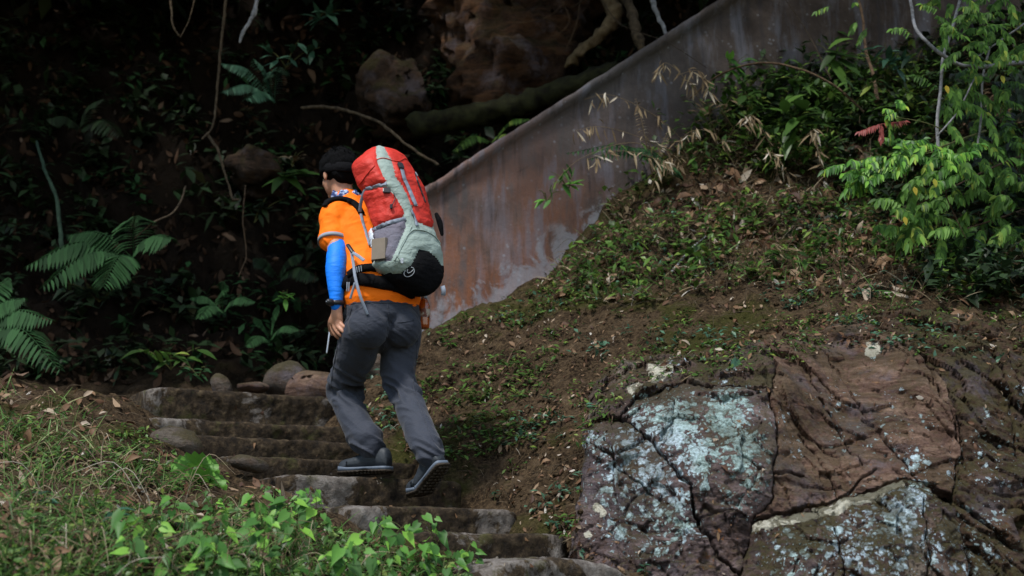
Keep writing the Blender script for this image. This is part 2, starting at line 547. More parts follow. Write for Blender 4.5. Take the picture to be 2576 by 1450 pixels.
# ------------------------------------------------------------------ concrete wall
m = NT('weathered_wall')
v = m.pos()
n1 = m.noise(v, 1.6, 6, 0.6, 0.3); n2 = m.noise(m.pos((7, 7, 1.1)), 1.2, 7, 0.65); n3 = m.noise(v, 40, 5, 0.7); n4 = m.noise(v, 4.5, 6, 0.7, 0.5)
c = m.ramp(n4, [(0.3, (0.024, 0.018, 0.015)), (0.5, (0.050, 0.037, 0.031)), (0.72, (0.088, 0.069, 0.060))])
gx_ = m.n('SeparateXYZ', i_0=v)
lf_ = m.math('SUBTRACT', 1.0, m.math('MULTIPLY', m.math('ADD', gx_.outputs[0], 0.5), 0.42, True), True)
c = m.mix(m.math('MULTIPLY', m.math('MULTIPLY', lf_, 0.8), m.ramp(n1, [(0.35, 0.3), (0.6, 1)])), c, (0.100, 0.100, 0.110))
rust = m.mix(n3, (0.13, 0.040, 0.014), (0.27, 0.095, 0.032))
sep = m.n('SeparateXYZ', i_0=v)
low = m.math('SUBTRACT', 1.0, m.math('MULTIPLY', m.math('ABSOLUTE', m.math('SUBTRACT', sep.outputs[2], 3.05)), 0.62, True))
left = m.math('SUBTRACT', 1.25, m.math('MULTIPLY', m.math('ADD', sep.outputs[0], 0.4), 0.45, True), True)
rf = m.math('MULTIPLY', m.ramp(m.math('ADD', m.math('MULTIPLY', n1, 0.5), m.math('MULTIPLY', n2, 0.5)), [(0.43, 0.1), (0.54, 1)]), m.math('MULTIPLY', low, left))
c = m.mix(rf, c, rust)
c = m.mix(m.math('MULTIPLY', m.ramp(n2, [(0.50, 0), (0.62, 1)]), 0.6), c, (0.12, 0.125, 0.155))
c = m.mix(m.math('MULTIPLY', m.ramp(m.noise(m.pos((16, 16, 1.6)), 1.2, 5, 0.6), [(0.54, 0), (0.70, 1)]), 0.75), c, (0.032, 0.028, 0.030))
sp = m.ramp(m.n('TexVoronoi', i_Vector=v, i_Scale=18).outputs[0], [(0.12, 1), (0.2, 0)])
c = m.mix(m.math('MULTIPLY', m.math('MULTIPLY', sp, m.ramp(n4, [(0.45, 0), (0.6, 1)])), 0.6), c, (0.20, 0.21, 0.24))
ft = m.math('MULTIPLY', m.ramp(m.math('ADD', m.attr('foot'), m.math('MULTIPLY', m.math('SUBTRACT', n4, 0.5), 2.4)), [(0.42, 0), (0.62, 1)]), m.math('MULTIPLY', m.attr('foot'), 3.0, True))
c = m.mix(m.math('MULTIPLY', ft, 0.6), c, m.mix(n3, (0.16, 0.17, 0.20), (0.30, 0.32, 0.36)))
ckv = m.n('TexVoronoi', i_Vector=m.pos((1, 1, .8)), i_Scale=1.6, feature='DISTANCE_TO_EDGE').outputs[0]
c = m.mix(m.math('MULTIPLY', m.ramp(ckv, [(0.004, 1), (0.012, 0)]), m.ramp(n1, [(0.62, 0), (0.7, .4)])), c, (0.012, 0.010, 0.009))
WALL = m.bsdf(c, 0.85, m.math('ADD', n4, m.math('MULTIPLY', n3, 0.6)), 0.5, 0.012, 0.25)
top = [(1062,472,8.66),(1080,463,8.66),(1110,446,8.68),(1250,352,8.76),(1400,259,8.86),(1600,131,9.0),(1800,4,9.14),(2000,-118,9.28),(2300,-300,9.5),(2700,-520,9.8)]
gz_ = []
tw = smooth_path([tuple(W(*t)) for t in top], 14)
rows = []
for q in tw:
    p = Vector(q)
    zb = drop(p.x, p.y)[0].z - 0.5
    fy = Vector((0.15, -1, 0)).normalized()
    prof = []
    for k in range(26):
        prof.append((0.0 - 0.02 * k / 25, zb + (p.z - 0.10 - zb) * k / 25))
    prof += [(0.0, p.z - 0.085), (0.022, p.z - 0.06), (0.03, p.z - 0.03), (0.018, p.z - 0.008), (-0.02, p.z), (-0.14, p.z), (-0.2, p.z - 0.02), (-0.2, p.z - 0.3), (-0.2, zb)]
    prof[0:26] = [(f_, z_) for f_, z_ in prof[0:26]]
    row = []
    for f_, z_ in prof:
        w_ = Vector((p.x, p.y, z_)) + fy * f_
        w_ += fy * (fbm(w_ * 2.2, 4, 0.55) * 0.035 + fbm(w_ * 12, 3, .6) * 0.008)
        if z_ > p.z - 0.09: w_.z += fbm(w_ * 7, 3, .6) * 0.018
        row.append(w_)
    rows.append(row); gz_.append(zb + 0.5)
mb = MB(); mb.grid([r_[::-1] for r_ in rows], close=True, cap=True)
wat = [max(0, min(1, (0.75 - q_.x) / 0.4)) * math.exp(-max(0, q_.z - g_) / 0.16) for r_, g_ in zip(rows, gz_) for q_ in r_[::-1]]
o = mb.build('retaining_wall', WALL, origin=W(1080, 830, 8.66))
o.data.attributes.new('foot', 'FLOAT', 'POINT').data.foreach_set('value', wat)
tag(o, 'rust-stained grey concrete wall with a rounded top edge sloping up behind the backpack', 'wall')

# ------------------------------------------------------------------ rock with lichen
def rock_mat(name, lich, base=((0.018, 0.012, 0.011), (0.066, 0.044, 0.040), (0.16, 0.115, 0.095)), mossy=0.4, rot=(0, 0, 0), orange=0.3, pale=0.0):
    m = NT(name)
    v = m.pos()
    vs = m.pos((1, 1, 5), rot)
    n1 = m.noise(v, 2.6, 6, 0.65, 0.5); n2 = m.noise(v, 14, 8, 0.75, 0.2); n3 = m.noise(v, 70, 4, 0.7); ns = m.noise(vs, 2.5, 7, 0.7, 0.6)
    c = m.ramp(ns, [(0.32, base[0]), (0.48, base[1]), (0.66, base[2])])
    c = m.mix(m.ramp(n2, [(0.45, 0), (0.62, 0.6)]), c, (0.085, 0.048, 0.028))
    c = m.mix(m.ramp(m.noise(v, 4.2, 6, 0.7), [(0.52, 0), (0.64, 0.55)]), c, (0.12, 0.105, 0.125))
    if pale: c = m.mix(m.math('MULTIPLY', m.ramp(m.noise(v, 3.1, 7, 0.7, 0.4), [(0.56, 0), (0.62, 1)]), pale), c, (0.40, 0.36, 0.29))
    # lichen: clustered round spots, crusty edges
    wob = m.n('VectorMath', operation='ADD'); m.set(wob.inputs[0], v)
    nv = m.n('TexNoise', i_Vector=v, i_Scale=45, i_Detail=4); sc_ = m.n('VectorMath', operation='SCALE'); m.t.links.new(nv.outputs['Color'], sc_.inputs[0]); sc_.inputs['Scale'].default_value = 0.028
    m.t.links.new(sc_.outputs[0], wob.inputs[1])
    vo1 = m.n('TexVoronoi', i_Vector=wob.outputs[0], i_Scale=22).outputs[0]
    vo2 = m.n('TexVoronoi', i_Vector=wob.outputs[0], i_Scale=55).outputs[0]
    lm = m.attr('lichen') if lich == 'attr' else m.math('MULTIPLY', m.ramp(n1, [(0.36, 0), (0.56, 1)]), lich)
    thr = m.math('MULTIPLY', lm, 0.74)
    thr = m.math('ADD', thr, m.math('MULTIPLY', m.math('SUBTRACT', n2, 0.5), 0.9))
    s1 = m.math('MULTIPLY', m.math('SUBTRACT', thr, vo1), 9, True)
    s2 = m.math('MULTIPLY', m.math('SUBTRACT', m.math('SUBTRACT', thr, 0.05), vo2), 7, True)
    lf = m.math('MULTIPLY', m.math('MAXIMUM', s1, s2), m.math('MULTIPLY', lm, 3.0, True))
    lcol = m.mix(m.ramp(m.noise(v, 3, 3), [(0.4, 0), (0.6, 1)]), (0.42, 0.58, 0.58), (0.62, 0.76, 0.88))
    lcol = m.mix(m.ramp(n3, [(0.4, 0), (0.65, 0.85)]), lcol, (0.13, 0.17, 0.15))
    c = m.mix(lf, c, lcol)
    pa_ = m.math('ADD', m.attr('pale'), m.math('MULTIPLY', m.math('SUBTRACT', n2, 0.5), 1.6))
    c = m.mix(m.math('MULTIPLY', m.ramp(pa_, [(0.55, 0), (0.68, 1)]), m.math('MULTIPLY', m.attr('pale'), 4.0, True)), c, m.mix(n3, (0.46, 0.44, 0.36), (0.62, 0.60, 0.50)))
    og = m.ramp(m.noise(v, 20, 3, 0.8), [(0.62, 0), (0.68, 1)])
    c = m.mix(m.math('MULTIPLY', m.math('MULTIPLY', og, m.ramp(m.noise(v, 2.1, 2), [(0.45, 0), (0.6, 1)])), orange), c, (0.24, 0.095, 0.02))
    g = m.n('NewGeometry'); sp_ = m.n('SeparateXYZ', i_0=g.outputs['Normal'])
    mz = m.math('ADD', m.math('MULTIPLY', m.noise(v, 3.7, 6, 0.75), 1.0), m.math('MULTIPLY', sp_.outputs[2], 0.22))
    mm_ = m.math('MULTIPLY', m.ramp(mz, [(0.56, 0), (0.66, 1)]), mossy)
    c = m.mix(mm_, c, m.mix(n3, (0.010, 0.009, 0.003), (0.070, 0.060, 0.014)))
    h = m.math('ADD', m.math('ADD', n2, m.math('MULTIPLY', n3, 0.35)), m.math('MULTIPLY', lf, 0.12))
    h = m.math('ADD', h, ns)
    return m.bsdf(c, 0.88, h, 1.0, 0.035, 0.25)
ROCK_L = rock_mat('lichened_rock', 'attr', base=((0.018, 0.012, 0.012), (0.095, 0.068, 0.070), (0.25, 0.19, 0.185)), mossy=0.6, orange=0.8)
ROCK_P = rock_mat('purple_brown_rock', 'attr', base=((0.014, 0.008, 0.006), (0.105, 0.060, 0.046), (0.28, 0.185, 0.135)), rot=(0, R(-40), 0), mossy=0.45, orange=0.3)
ROCK_E = rock_mat('pale_edged_rock', 'attr', mossy=0.8, pale=0.25)
ROCK_D = rock_mat('dark_brown_rock', 'attr', base=((0.008, 0.005, 0.004), (0.040, 0.024, 0.016), (0.11, 0.068, 0.044)), rot=(0, R(-35), 0), mossy=0.75, orange=0.2)
ROCK_G = rock_mat('grey_brown_boulder', 0.12, base=((0.04, 0.033, 0.028), (0.085, 0.068, 0.056), (0.13, 0.11, 0.09)), mossy=0.7, orange=0)
def rk(pts): return [W(*p) for p in pts]
def back_of(pts, dd=0.5, dz=-0.1):
    return [Vector((p.x * 1.0, p.y + dd, p.z + dz)) for p in pts]
def outcrop(front, mat, label, cat='rock', disp=0.03, freq=5, cuts=11, back=0.5, strata=None, sv=1, name='rock', grp=None, ridg=.5, facet=0.022, grow=1.07):
    cu_ = sum(q[0] for q in front) / len(front); cv_ = sum(q[1] for q in front) / len(front)
    f_ = rk([(cu_ + (q[0] - cu_) * grow, cv_ + (q[1] - cv_) * grow, q[2]) for q in front])
    lo = min(f_, key=lambda p: p.z)
    o = hull_rock(name, f_ + back_of(f_, back), mat, disp, freq, cuts, origin=Vector((lo.x, lo.y, lo.z)), smoothv=sv, strata=strata, ridg=ridg, facet=facet)
    tag(o, label, cat, grp)
    return o
STR = Vector((0.75, 0.0, 0.66)).normalized()
# the outcrop: tightly fitting blocks; each has its own crooked outline, real relief and edges that turn back into the bank
RD = [(1400,1060,6.5),(1478,1080,6.15),(1465,1250,5.98),(1450,1400,5.92),(1400,1600,5.7),(1560,1050,6.12),(1640,1110,5.92),(1735,1225,5.74),(1690,1400,5.70),(1860,1450,5.66),(1600,1250,5.86),(1650,1580,5.6),
 (1600,1000,6.2),(1700,970,6.22),(1850,980,6.1),(1935,990,6.05),(1950,1180,5.80),(1820,1100,5.86),(1760,1180,5.74),(1900,1300,5.72),(1840,1250,5.68),
 (1500,950,6.75),(1560,915,6.72),(1680,890,6.65),(1850,860,6.6),(1900,850,6.6),(1760,930,6.38),
 (2000,830,6.75),(2150,800,6.8),(2300,770,6.85),(2480,800,6.75),(2800,830,6.7),(2080,950,6.4),(2180,1050,6.15),(2262,1150,5.93),(2150,1200,5.86),(2020,1230,5.86),(2050,1100,6.08),
 (2270,900,6.45),(2380,1000,6.2),(2400,1200,5.88),(2330,1100,6.05),(2500,1000,6.3),(2600,1200,6.0),(2800,1100,6.2),(2700,1400,5.75),(2500,1350,5.72),(2500,1600,5.45),(2800,1600,5.5)]
_RX = np.array([[q[0] / 500, q[1] / 500] for q in RD]); _rw = _fit(_RX, np.array([q[2] for q in RD]), 0.002)
RDF = [(1905,1305,5.62),(2080,1267,5.58),(2265,1205,5.66),(2320,1215,5.64),(2400,1290,5.55),(2440,1400,5.45),(2460,1600,5.3),(2200,1320,5.42),(2000,1400,5.42),(2150,1600,5.2),(1905,1600,5.35),(1868,1450,5.58),(1893,1340,5.62),(1980,1320,5.52),(2280,1300,5.48)]
_FX = np.array([[q[0] / 500, q[1] / 500] for q in RDF]); _fw = _fit(_FX, np.array([q[2] for q in RDF]), 0.002)
def tps(U, X_, w_):
    out = np.empty(len(U))
    for s0 in range(0, len(U), 20000):
        q = U[s0:s0 + 20000]
        out[s0:s0 + 20000] = _phi(((q[:, None] - X_[None]) ** 2).sum(-1)) @ w_[:-3] + w_[-3] + q @ w_[-2:]
    return out
def np_in(U, V, P):
    c = np.zeros(len(U), bool); j = len(P) - 1
    for i in range(len(P)):
        xi, yi = P[i]; xj, yj = P[j]
        if yi != yj:
            c ^= ((yi > V) != (yj > V)) & (U < (xj - xi) * (V - yi) / (yj - yi) + xi)
        j = i
    return c
def np_dist(U, V, P, closed=True):
    d = np.full(len(U), 1e9)
    for i in range(len(P) if closed else len(P) - 1):
        ax_, ay = P[i]; bx, by = P[(i + 1) % len(P)]; vx, vy = bx - ax_, by - ay
        t = np.clip(((U - ax_) * vx + (V - ay) * vy) / (vx * vx + vy * vy + 1e-9), 0, 1)
        d = np.minimum(d, np.hypot(U - ax_ - t * vx, V - ay - t * vy))
    return d
LICH = [(1540,1250,110,.55),(1650,1300,110,.6),(2200,1340,150,.62),(2040,1430,120,.6),(1980,1130,70,.35),(2100,1010,70,.35),(2230,1090,80,.4),(2500,1150,130,.4),(2450,1380,130,.5),(2550,1000,90,.35),(1850,940,50,.4),(1700,900,60,.4),(1700,1070,95,1.0),(1620,1040,60,.7),(1830,1040,85,1.0),(1870,1130,75,.95),(1760,1150,90,.9),(1900,1200,60,.7),(1600,1130,80,.75),(1640,1200,80,.8),(1540,1180,70,.7),(1700,1260,60,.7),(1560,1320,90,.6),(1650,1380,80,.55),(1720,1330,60,.8),(1500,1110,40,.7),(1860,1260,60,.65),
 (2000,1400,110,.6),(2130,1370,110,.65),(2260,1300,80,.9),(2300,1250,60,.95),(2230,1430,110,.6),(2060,1480,120,.55),(2340,1380,90,.6),(2300,1160,40,.7),(2330,1060,35,.45),(2250,1000,45,.35),(2200,885,26,.9),(2420,1180,60,.4),(2500,1290,70,.4),(2480,1050,40,.35),(2120,1100,40,.5),(2190,1120,30,.5),(1960,1050,50,.4),(2050,1000,35,.3)]
PALE = [(1650,935,26,1.0),(1680,925,14,1.0),(1590,975,22,.9),(2195,880,24,.9),(1500,1275,14,1.0),(1515,1290,12,.9),(1480,1345,10,.8),(2090,1450,30,.5),(2150,1420,20,.5),(1610,960,12,.8)]
CREAM = [(1905,1322),(1960,1308),(2040,1295),(2100,1280),(2180,1252),(2262,1216)]
CRACKS = [[(1560,1048),(1645,1108),(1737,1224)],[(1733,1228),(1750,1290),(1780,1350),(1820,1410)],[(1736,1235),(1756,1300),(1790,1360)],[(2130,1250),(2170,1205),(2205,1180)],[(2010,1090),(2080,1190),(2110,1250)],[(1700,1010),(1690,1060),(1660,1100)],[(2060,1000),(2140,1130),(2170,1170)],[(1940,1195),(1990,1190),(2020,1200)],[(2330,900),(2400,1060),(2430,1180)],[(2500,860),(2540,1000),(2560,1150)],[(1520,1100),(1560,1180),(1640,1240)],[(2100,1330),(2130,1450),(2120,1600)],[(2320,1260),(2340,1400),(2330,1600)]]
def block(P, mat, label, lower=False, step=3.0, strata=0.0, relief=1.0, seed=0, name='rock', rim=1.0):
    rim *= 0.3
    us = [q[0] for q in P]; vs = [q[1] for q in P]
    gu = np.arange(min(us) - 9, max(us) + 10, step); gv = np.arange(min(vs) - 9, max(vs) + 10, step)
    UU, VV = np.meshgrid(gu, gv); U = UU.ravel(); V = VV.ravel()
    # crooked outline
    wu = np.array([noise.noise(Vector((a / 34, b / 34, 1.7))) * 9 + noise.noise(Vector((a / 11, b / 11, 4.7))) * 3 for a, b in zip(U, V)])
    wv = np.array([noise.noise(Vector((a / 34, b / 34, 8.3))) * 9 + noise.noise(Vector((a / 11, b / 11, 6.1))) * 3 for a, b in zip(U, V)])
    A, B = U + wu, V + wv
    ins = np_in(A, B, P); ed = np_dist(A, B, P) * np.where(ins, 1, -1)
    D = tps(np.c_[U / 500, V / 500], *((_FX, _fw) if lower else (_RX, _rw)))
    ck = np.full(len(U), 1e9)
    for c_ in CRACKS: ck = np.minimum(ck, np_dist(A, B, c_, False))
    cr = np_dist(A, B, CREAM, False)
    li = np.zeros(len(U)); pa = np.zeros(len(U))
    for (x, y, r_, k) in LICH: li = np.maximum(li, k * np.clip(1.25 - np.hypot(A - x, B - y) / (r_ * 1.15), 0, 1))
    for (x, y, r_, k) in PALE: pa = np.maximum(pa, k * np.clip(1.6 - np.hypot(A - x, (B - y) * 1.3) / r_, 0, 1))
    if lower: pa = np.maximum(pa, np.clip(1.35 - cr / 17, 0, 1)); li = np.where(cr < 14, li * .3, li)
    keep = ed > -8
    idm = -np.ones(len(U), int); verts = []; lv = []; pv = []
    so = Vector((seed * 7.1, 0, 0))
    for i in np.nonzero(keep)[0]:
        p = W(U[i], V[i], D[i])
        w_ = p + noise.noise_vector(p * 2.5) * 0.09 + noise.noise_vector(p * 9) * 0.02
        h = 0
        q = Vector((w_.x, w_.y * .7, w_.z))
        # slanting beds: long axis runs down to the right
        al = q.x * 0.62 - q.z * 0.78; ac = q.x * 0.78 + q.z * 0.62
        qq = Vector((ac * 1.0, q.y, al * 0.42)) if strata else q
        for fs_, fa in ((3.0, 0.050), (8.0, 0.028), (21.0, 0.011)):
            ds, cs_ = noise.voronoi(qq * fs_ + so)
            c0 = cs_[0]; hv = noise.noise_vector(c0 * 3.7 + Vector((1.3, 2.7, 9.1)))
            h += fa * (hv.dot(qq * fs_ + so - c0) * 1.9 + noise.noise(c0 * 5.1) * 1.0)
            h -= fa * 0.28 * max(0, 1 - (ds[1] - ds[0]) * 18)
        h += fbm(p * 5 + so, 5, 0.6) * 0.034 + fbm(p * 26, 4, 0.7) * 0.020 + (0.5 - abs(noise.noise(p * 11))) * 0.012
        if strata:
            t = ac * strata + noise.noise(p * 2) * .8; h += (min(1, abs((t % 1) - .5) * 5) - .7) * 0.018
        h *= relief
        h -= 0.045 * math.exp(-(ck[i] / 2.6) ** 2)
        if lower: h += 0.02 * math.exp(-(cr[i] / 12) ** 2)
        e = ed[i]
        h -= rim * (0.030 * math.exp(-max(e, 0) / 16) + 0.035 * math.exp(-max(e, 0) / 5)) + (0.03 + 0.006 * (0.5 - e) if e < 0.5 else 0)
        r_ = ray(U[i], V[i]).normalized()
        out = Vector((-r_.x * .5, -0.95, 0.16)).normalized()
        idm[i] = len(verts); verts.append(p + out * h); lv.append(float(li[i])); pv.append(float(pa[i]))
    I = idm.reshape(UU.shape)
    f = np.stack([I[:-1, :-1], I[1:, :-1], I[1:, 1:], I[:-1, 1:]], -1).reshape(-1, 4)
    f = f[(f >= 0).all(1)].tolist()
    lo = min(verts, key=lambda q: q.z)
    o0 = Vector((sum(q.x for q in verts) / len(verts), lo.y, lo.z))
    me = bpy.data.meshes.new(name); me.from_pydata([q - o0 for q in verts], [], f)
    me.attributes.new('lichen', 'FLOAT', 'POINT').data.foreach_set('value', lv)
    me.attributes.new('pale', 'FLOAT', 'POINT').data.foreach_set('value', pv)
    me.materials.append(mat); me.polygons.foreach_set('use_smooth', [True] * len(me.polygons)); me.update()
    o = link(name, me, None, o0); tag(o, label, 'rock', 'blocks of the rock outcrop'); return o
block([(1478,1060),(1560,1050),(1640,1110),(1735,1225),(1745,1290),(1800,1400),(1860,1450),(1900,1600),(1400,1600),(1440,1380),(1465,1250)], ROCK_L, 'lichen-crusted rock block beside the stairs, left of the dark crack', seed=1)
block([(1560,1046),(1600,1000),(1700,960),(1850,975),(1935,985),(1955,1080),(1950,1180),(1945,1250),(1900,1300),(1890,1340),(1865,1445),(1805,1400),(1751,1290),(1739,1222),(1645,1106)], ROCK_L, 'rock face most densely spotted with pale blue-green lichen, right of the dark crack', seed=2)
block([(1480,1057),(1500,960),(1560,915),(1680,890),(1850,860),(1900,850),(1960,920),(1940,985),(1850,973),(1700,957),(1600,998),(1558,1046)], ROCK_E, 'mossy rock cap with white crust patches above the lichened face', relief=1.3, seed=3, rim=.5)
block([(1905,850),(2000,830),(2080,900),(2180,1050),(2262,1150),(2310,1210),(2262,1200),(2180,1236),(2080,1262),(1960,1290),(1902,1300),(1947,1250),(1953,1180),(1958,1080),(1938,985),(1963,920)], ROCK_P, 'purple-brown slanting slabs above the cream-edged rock', strata=6.0, seed=4, rim=.6)
block([(2003,829),(2150,800),(2270,850),(2380,960),(2420,1100),(2400,1240),(2312,1207),(2263,1149),(2183,1049),(2083,899)], ROCK_P, 'upper slanting reddish slab with a white crust spot', strata=5.0, seed=5, rim=.6)
block([(2152,799),(2300,770),(2480,800),(2800,830),(2800,1600),(2463,1600),(2443,1400),(2403,1280),(2403,1240),(2423,1100),(2383,960),(2273,850)], ROCK_D, 'large dark brown craggy rock at the right edge with scattered blue dots', strata=3.5, relief=1.5, seed=6, step=4.0, rim=.6)
block([(1905,1303),(1960,1293),(2080,1265),(2180,1239),(2265,1203),(2320,1213),(2400,1280),(2440,1400),(2460,1600),(1903,1600),(1866,1450),(1891,1340)], ROCK_E, 'lowest jutting rock with a cream-white top edge and lichened front', lower=True, seed=7)
def outcrop(front, mat, label, cat='rock', disp=0.03, freq=5, cuts=11, back=0.5, strata=None, sv=1, name='rock', grp=None, ridg=.5, facet=0.022, grow=1.07):
    cu_ = sum(q[0] for q in front) / len(front); cv_ = sum(q[1] for q in front) / len(front)
    f_ = rk([(cu_ + (q[0] - cu_) * grow, cv_ + (q[1] - cv_) * grow, q[2]) for q in front])
    lo = min(f_, key=lambda p: p.z)
    o = hull_rock(name, f_ + back_of(f_, back), mat, disp, freq, cuts, origin=Vector((lo.x, lo.y, lo.z)), smoothv=sv, strata=strata, ridg=ridg, facet=facet)
    tag(o, label, cat, grp)
    return o
# boulders behind the top step
def boulder(c, r, rot, mat, label, seed, nm='boulder'):
    rnd = random.Random(seed)
    pts = []
    M_ = Matrix.Rotation(rot, 3, 'Y')
    for k in range(70):
        q = Vector((rnd.gauss(0, 1), rnd.gauss(0, 1), rnd.gauss(0, 1))).normalized()
        q = Vector((q.x * r[0], q.y * r[1], q.z * r[2]))
        pts.append(Vector(c) + M_ @ q)
    o = hull_rock(nm, pts, mat, 0.012, 9, 8, origin=Vector((c[0], c[1], c[2] - r[2] * 0.8)), smoothv=2, ridg=0.1)
    tag(o, label, 'rock')
    return o
boulder(W(722,962,8.45), (0.150,0.15,0.135), 0, ROCK_G, 'smooth rounded grey boulder behind the top step', 1)
boulder(W(795,982,8.28), (0.19,0.13,0.135), 0.1, ROCK_P, "brown boulder with a white crust spot beside the hiker's trouser leg", 2)
boulder(W(558,972,8.35), (0.065,0.08,0.095), -0.4, ROCK_G, 'small pointed grey stone standing behind the top step', 3)
boulder(W(955,925,8.5), (0.13,0.12,0.13), 0.0, ROCK_G, "grey stone visible between the hiker's legs", 4)
boulder(W(635,975,8.3), (0.11,0.09,0.035), 0.0, ROCK_P, 'flat brown stone between the pointed stone and the rounded boulder', 5)
boulder(W(445,1115,6.75), (0.15,0.10,0.080), 0.25, ROCK_G, 'grey lichened stone in the grass at the left end of the mossy steps', 6)
boulder(W(625,1168,6.4), (0.10,0.09,0.045), 0.1, ROCK_G, 'pale stone with fine weeds at the left end of the fifth step', 8)
# ------------------------------------------------------------------ hiker
FD = Vector((-0.72, 0.69, 0)).normalized()      # the way he walks
LD = Vector((-FD.y, FD.x, 0))                   # his left
UPV = Vector((0, 0, 1))
m = NT('skin')
nz = m.noise(m.coord(), 30, 4)
SKIN = m.bsdf(m.mix(nz, (0.50, 0.27, 0.17), (0.36, 0.16, 0.10)), 0.5, m.noise(m.coord(), 180, 3), 0.15, 0.003, 0.35)
m.p.inputs['Subsurface Weight'].default_value = 0.08; m.p.inputs['Subsurface Radius'].default_value = (0.02, 0.008, 0.004)
m = NT('orange_shirt_fabric')
v = m.coord(); nz = m.noise(v, 12, 5)
SHIRT = m.bsdf(m.mix(nz, (0.95, 0.20, 0.004), (0.88, 0.15, 0.003)), 0.75, m.math('ADD', m.noise(v, 16, 4, 0.5, 0.8), m.math('MULTIPLY', m.math('ABSOLUTE', m.math('SUBTRACT', m.noise(m.coord('Object', (10, 10, 10), (0.6, 0.5, 0.4)), 1.0, 2, 0.5, 1.0), 0.5)), 0.8)), 0.4, 0.015, 0.2)
m = NT('blue_stretch_fabric')
v = m.coord(); nz = m.noise(v, 14, 4)
BLUE = m.bsdf(m.mix(nz, (0.002, 0.20, 0.86), (0.002, 0.16, 0.74)), 0.6, m.noise(m.coord('Object', (6, 6, 22)), 2.5, 4, 0.5, 0.5), 0.3, 0.015, 0.3)
TROUS = cloth_mat('charcoal_trouser_fabric', (0.023, 0.028, 0.043), 0.75, 900, 0.15, 0.35, 0.3, 0.1)
HAIRM = NT('black_hair'); HAIRM = HAIRM.bsdf((0.002, 0.002, 0.0024), 0.85, HAIRM.noise(HAIRM.coord('Object', (1, 1, 0.3)), 160, 3), 0.9, 0.01, 0.08)
BLACKF = cloth_mat('black_fabric', (0.004, 0.004, 0.005), 0.9, 900, 0.2, 0.4, 0.1)
SHOEM = cloth_mat('shoe_upper_fabric', (0.020, 0.026, 0.034), 0.6, 700, 0.3, 0.3, 0.4)
RUBB = NT('dark_rubber'); RUBB = RUBB.bsdf(RUBB.mix(RUBB.noise(RUBB.coord(), 40, 4), (0.012, 0.011, 0.010), (0.05, 0.035, 0.022)), 0.8, RUBB.noise(RUBB.coord(), 90, 3), 0.5, 0.01)
MIDS = NT('grey_blue_foam'); MIDS = MIDS.bsdf(MIDS.mix(MIDS.noise(MIDS.coord(), 50, 4), (0.13, 0.16, 0.21), (0.06, 0.075, 0.10)), 0.6)
WEBB = NT('grey_webbing'); WEBB = WEBB.bsdf(WEBB.mix(WEBB.noise(WEBB.coord(), 60, 3), (0.24, 0.28, 0.35), (0.15, 0.175, 0.22)), 0.65, WEBB.noise(WEBB.coord(), 300, 2), 0.3, 0.004)
PLAS = NT('black_plastic'); PLAS = PLAS.bsdf((0.016, 0.017, 0.02), 0.35)
TRIM = NT('grey_trim'); TRIM = TRIM.bsdf((0.22, 0.25, 0.29), 0.6)
WHITEP = NT('white_tissue'); WHITEP = WHITEP.bsdf((0.50, 0.54, 0.60), 0.8, WHITEP.noise(WHITEP.coord(), 60, 4), 0.5, 0.01)
EYEW = NT('eye_white'); EYEW = EYEW.bsdf((0.7, 0.7, 0.68), 0.2)

P0 = W(957, 880, 6.66)
person = thing('person', 'hiker in orange t-shirt, blue arm sleeve and grey trousers climbing the steps', 'person', Vector((P0.x, P0.y, W(920, 1190, 6.6).z)))

J = dict(pelvis=W(959, 808, 6.68), waist=W(962, 762, 6.68), chest=W(938, 640, 6.76), uch=W(902, 565, 6.82), neck=W(868, 512, 6.86), head=W(850, 442, 6.89),
         ls=W(842, 548, 6.72), le=W(846, 662, 6.60), lw=W(847, 768, 6.56),
         rs=W(950, 545, 7.00), re=W(925, 655, 7.14), rw=W(893, 690, 7.20),
         lh=W(914, 838, 6.60), lk=W(868, 978, 6.86), la=W(946, 1144, 6.655),
         rh=W(1006, 838, 6.75), rk=W(1010, 985, 6.68), ra=W(1090, 1150, 6.34))
HF = Vector((-0.62, 0.77, -0.16)).normalized()    # where the face points
HL = UPV.cross(HF).normalized(); HU = HF.cross(HL)
HM = Matrix((HF, HL, HU)).transposed()
def HP(a, b, c): return J['head'] + HF * a + HL * b + HU * c

mb = MB()
tube(mb, [J['pelvis'], J['waist'], J['chest'], J['uch'], J['neck'] + Vector((0.01, 0, 0.0))], [(0.145, 0.105), (0.135, 0.10), (0.15, 0.108), (0.15, 0.09), (0.07, 0.065)], 28, LD)
tube(mb, [J['uch'].lerp(J['neck'], 0.6), J['neck'], HP(-0.02, 0, -0.04)], [0.065, 0.056, 0.052], 20, LD)
# head: cranium, jaw, cheeks, nose, lips, brow, ears
ellipsoid(mb, HP(-0.01, 0, 0.03), (0.098, 0.076, 0.088), HM, 28)
ellipsoid(mb, HP(0.025, 0, -0.035), (0.062, 0.058, 0.075), HM, 24)
ellipsoid(mb, HP(0.055, 0, -0.088), (0.027, 0.028, 0.020), HM, 16)
for s in (-1, 1):
    ellipsoid(mb, HP(0.052, s * 0.034, -0.028), (0.026, 0.024, 0.026), HM, 16)
    ellipsoid(mb, HP(0.074, s * 0.022, 0.022), (0.014, 0.024, 0.009), HM, 14)
    ellipsoid(mb, HP(-0.004, s * 0.077, -0.012), (0.014, 0.009, 0.029), HM, 14)
    ellipsoid(mb, HP(0.0, s * 0.074, -0.034), (0.007, 0.006, 0.010), HM, 10)
tube(mb, [HP(0.082, 0, 0.012), HP(0.098, 0, -0.014), HP(0.104, 0, -0.024)], [0.008, 0.011, 0.013], 12, HL)
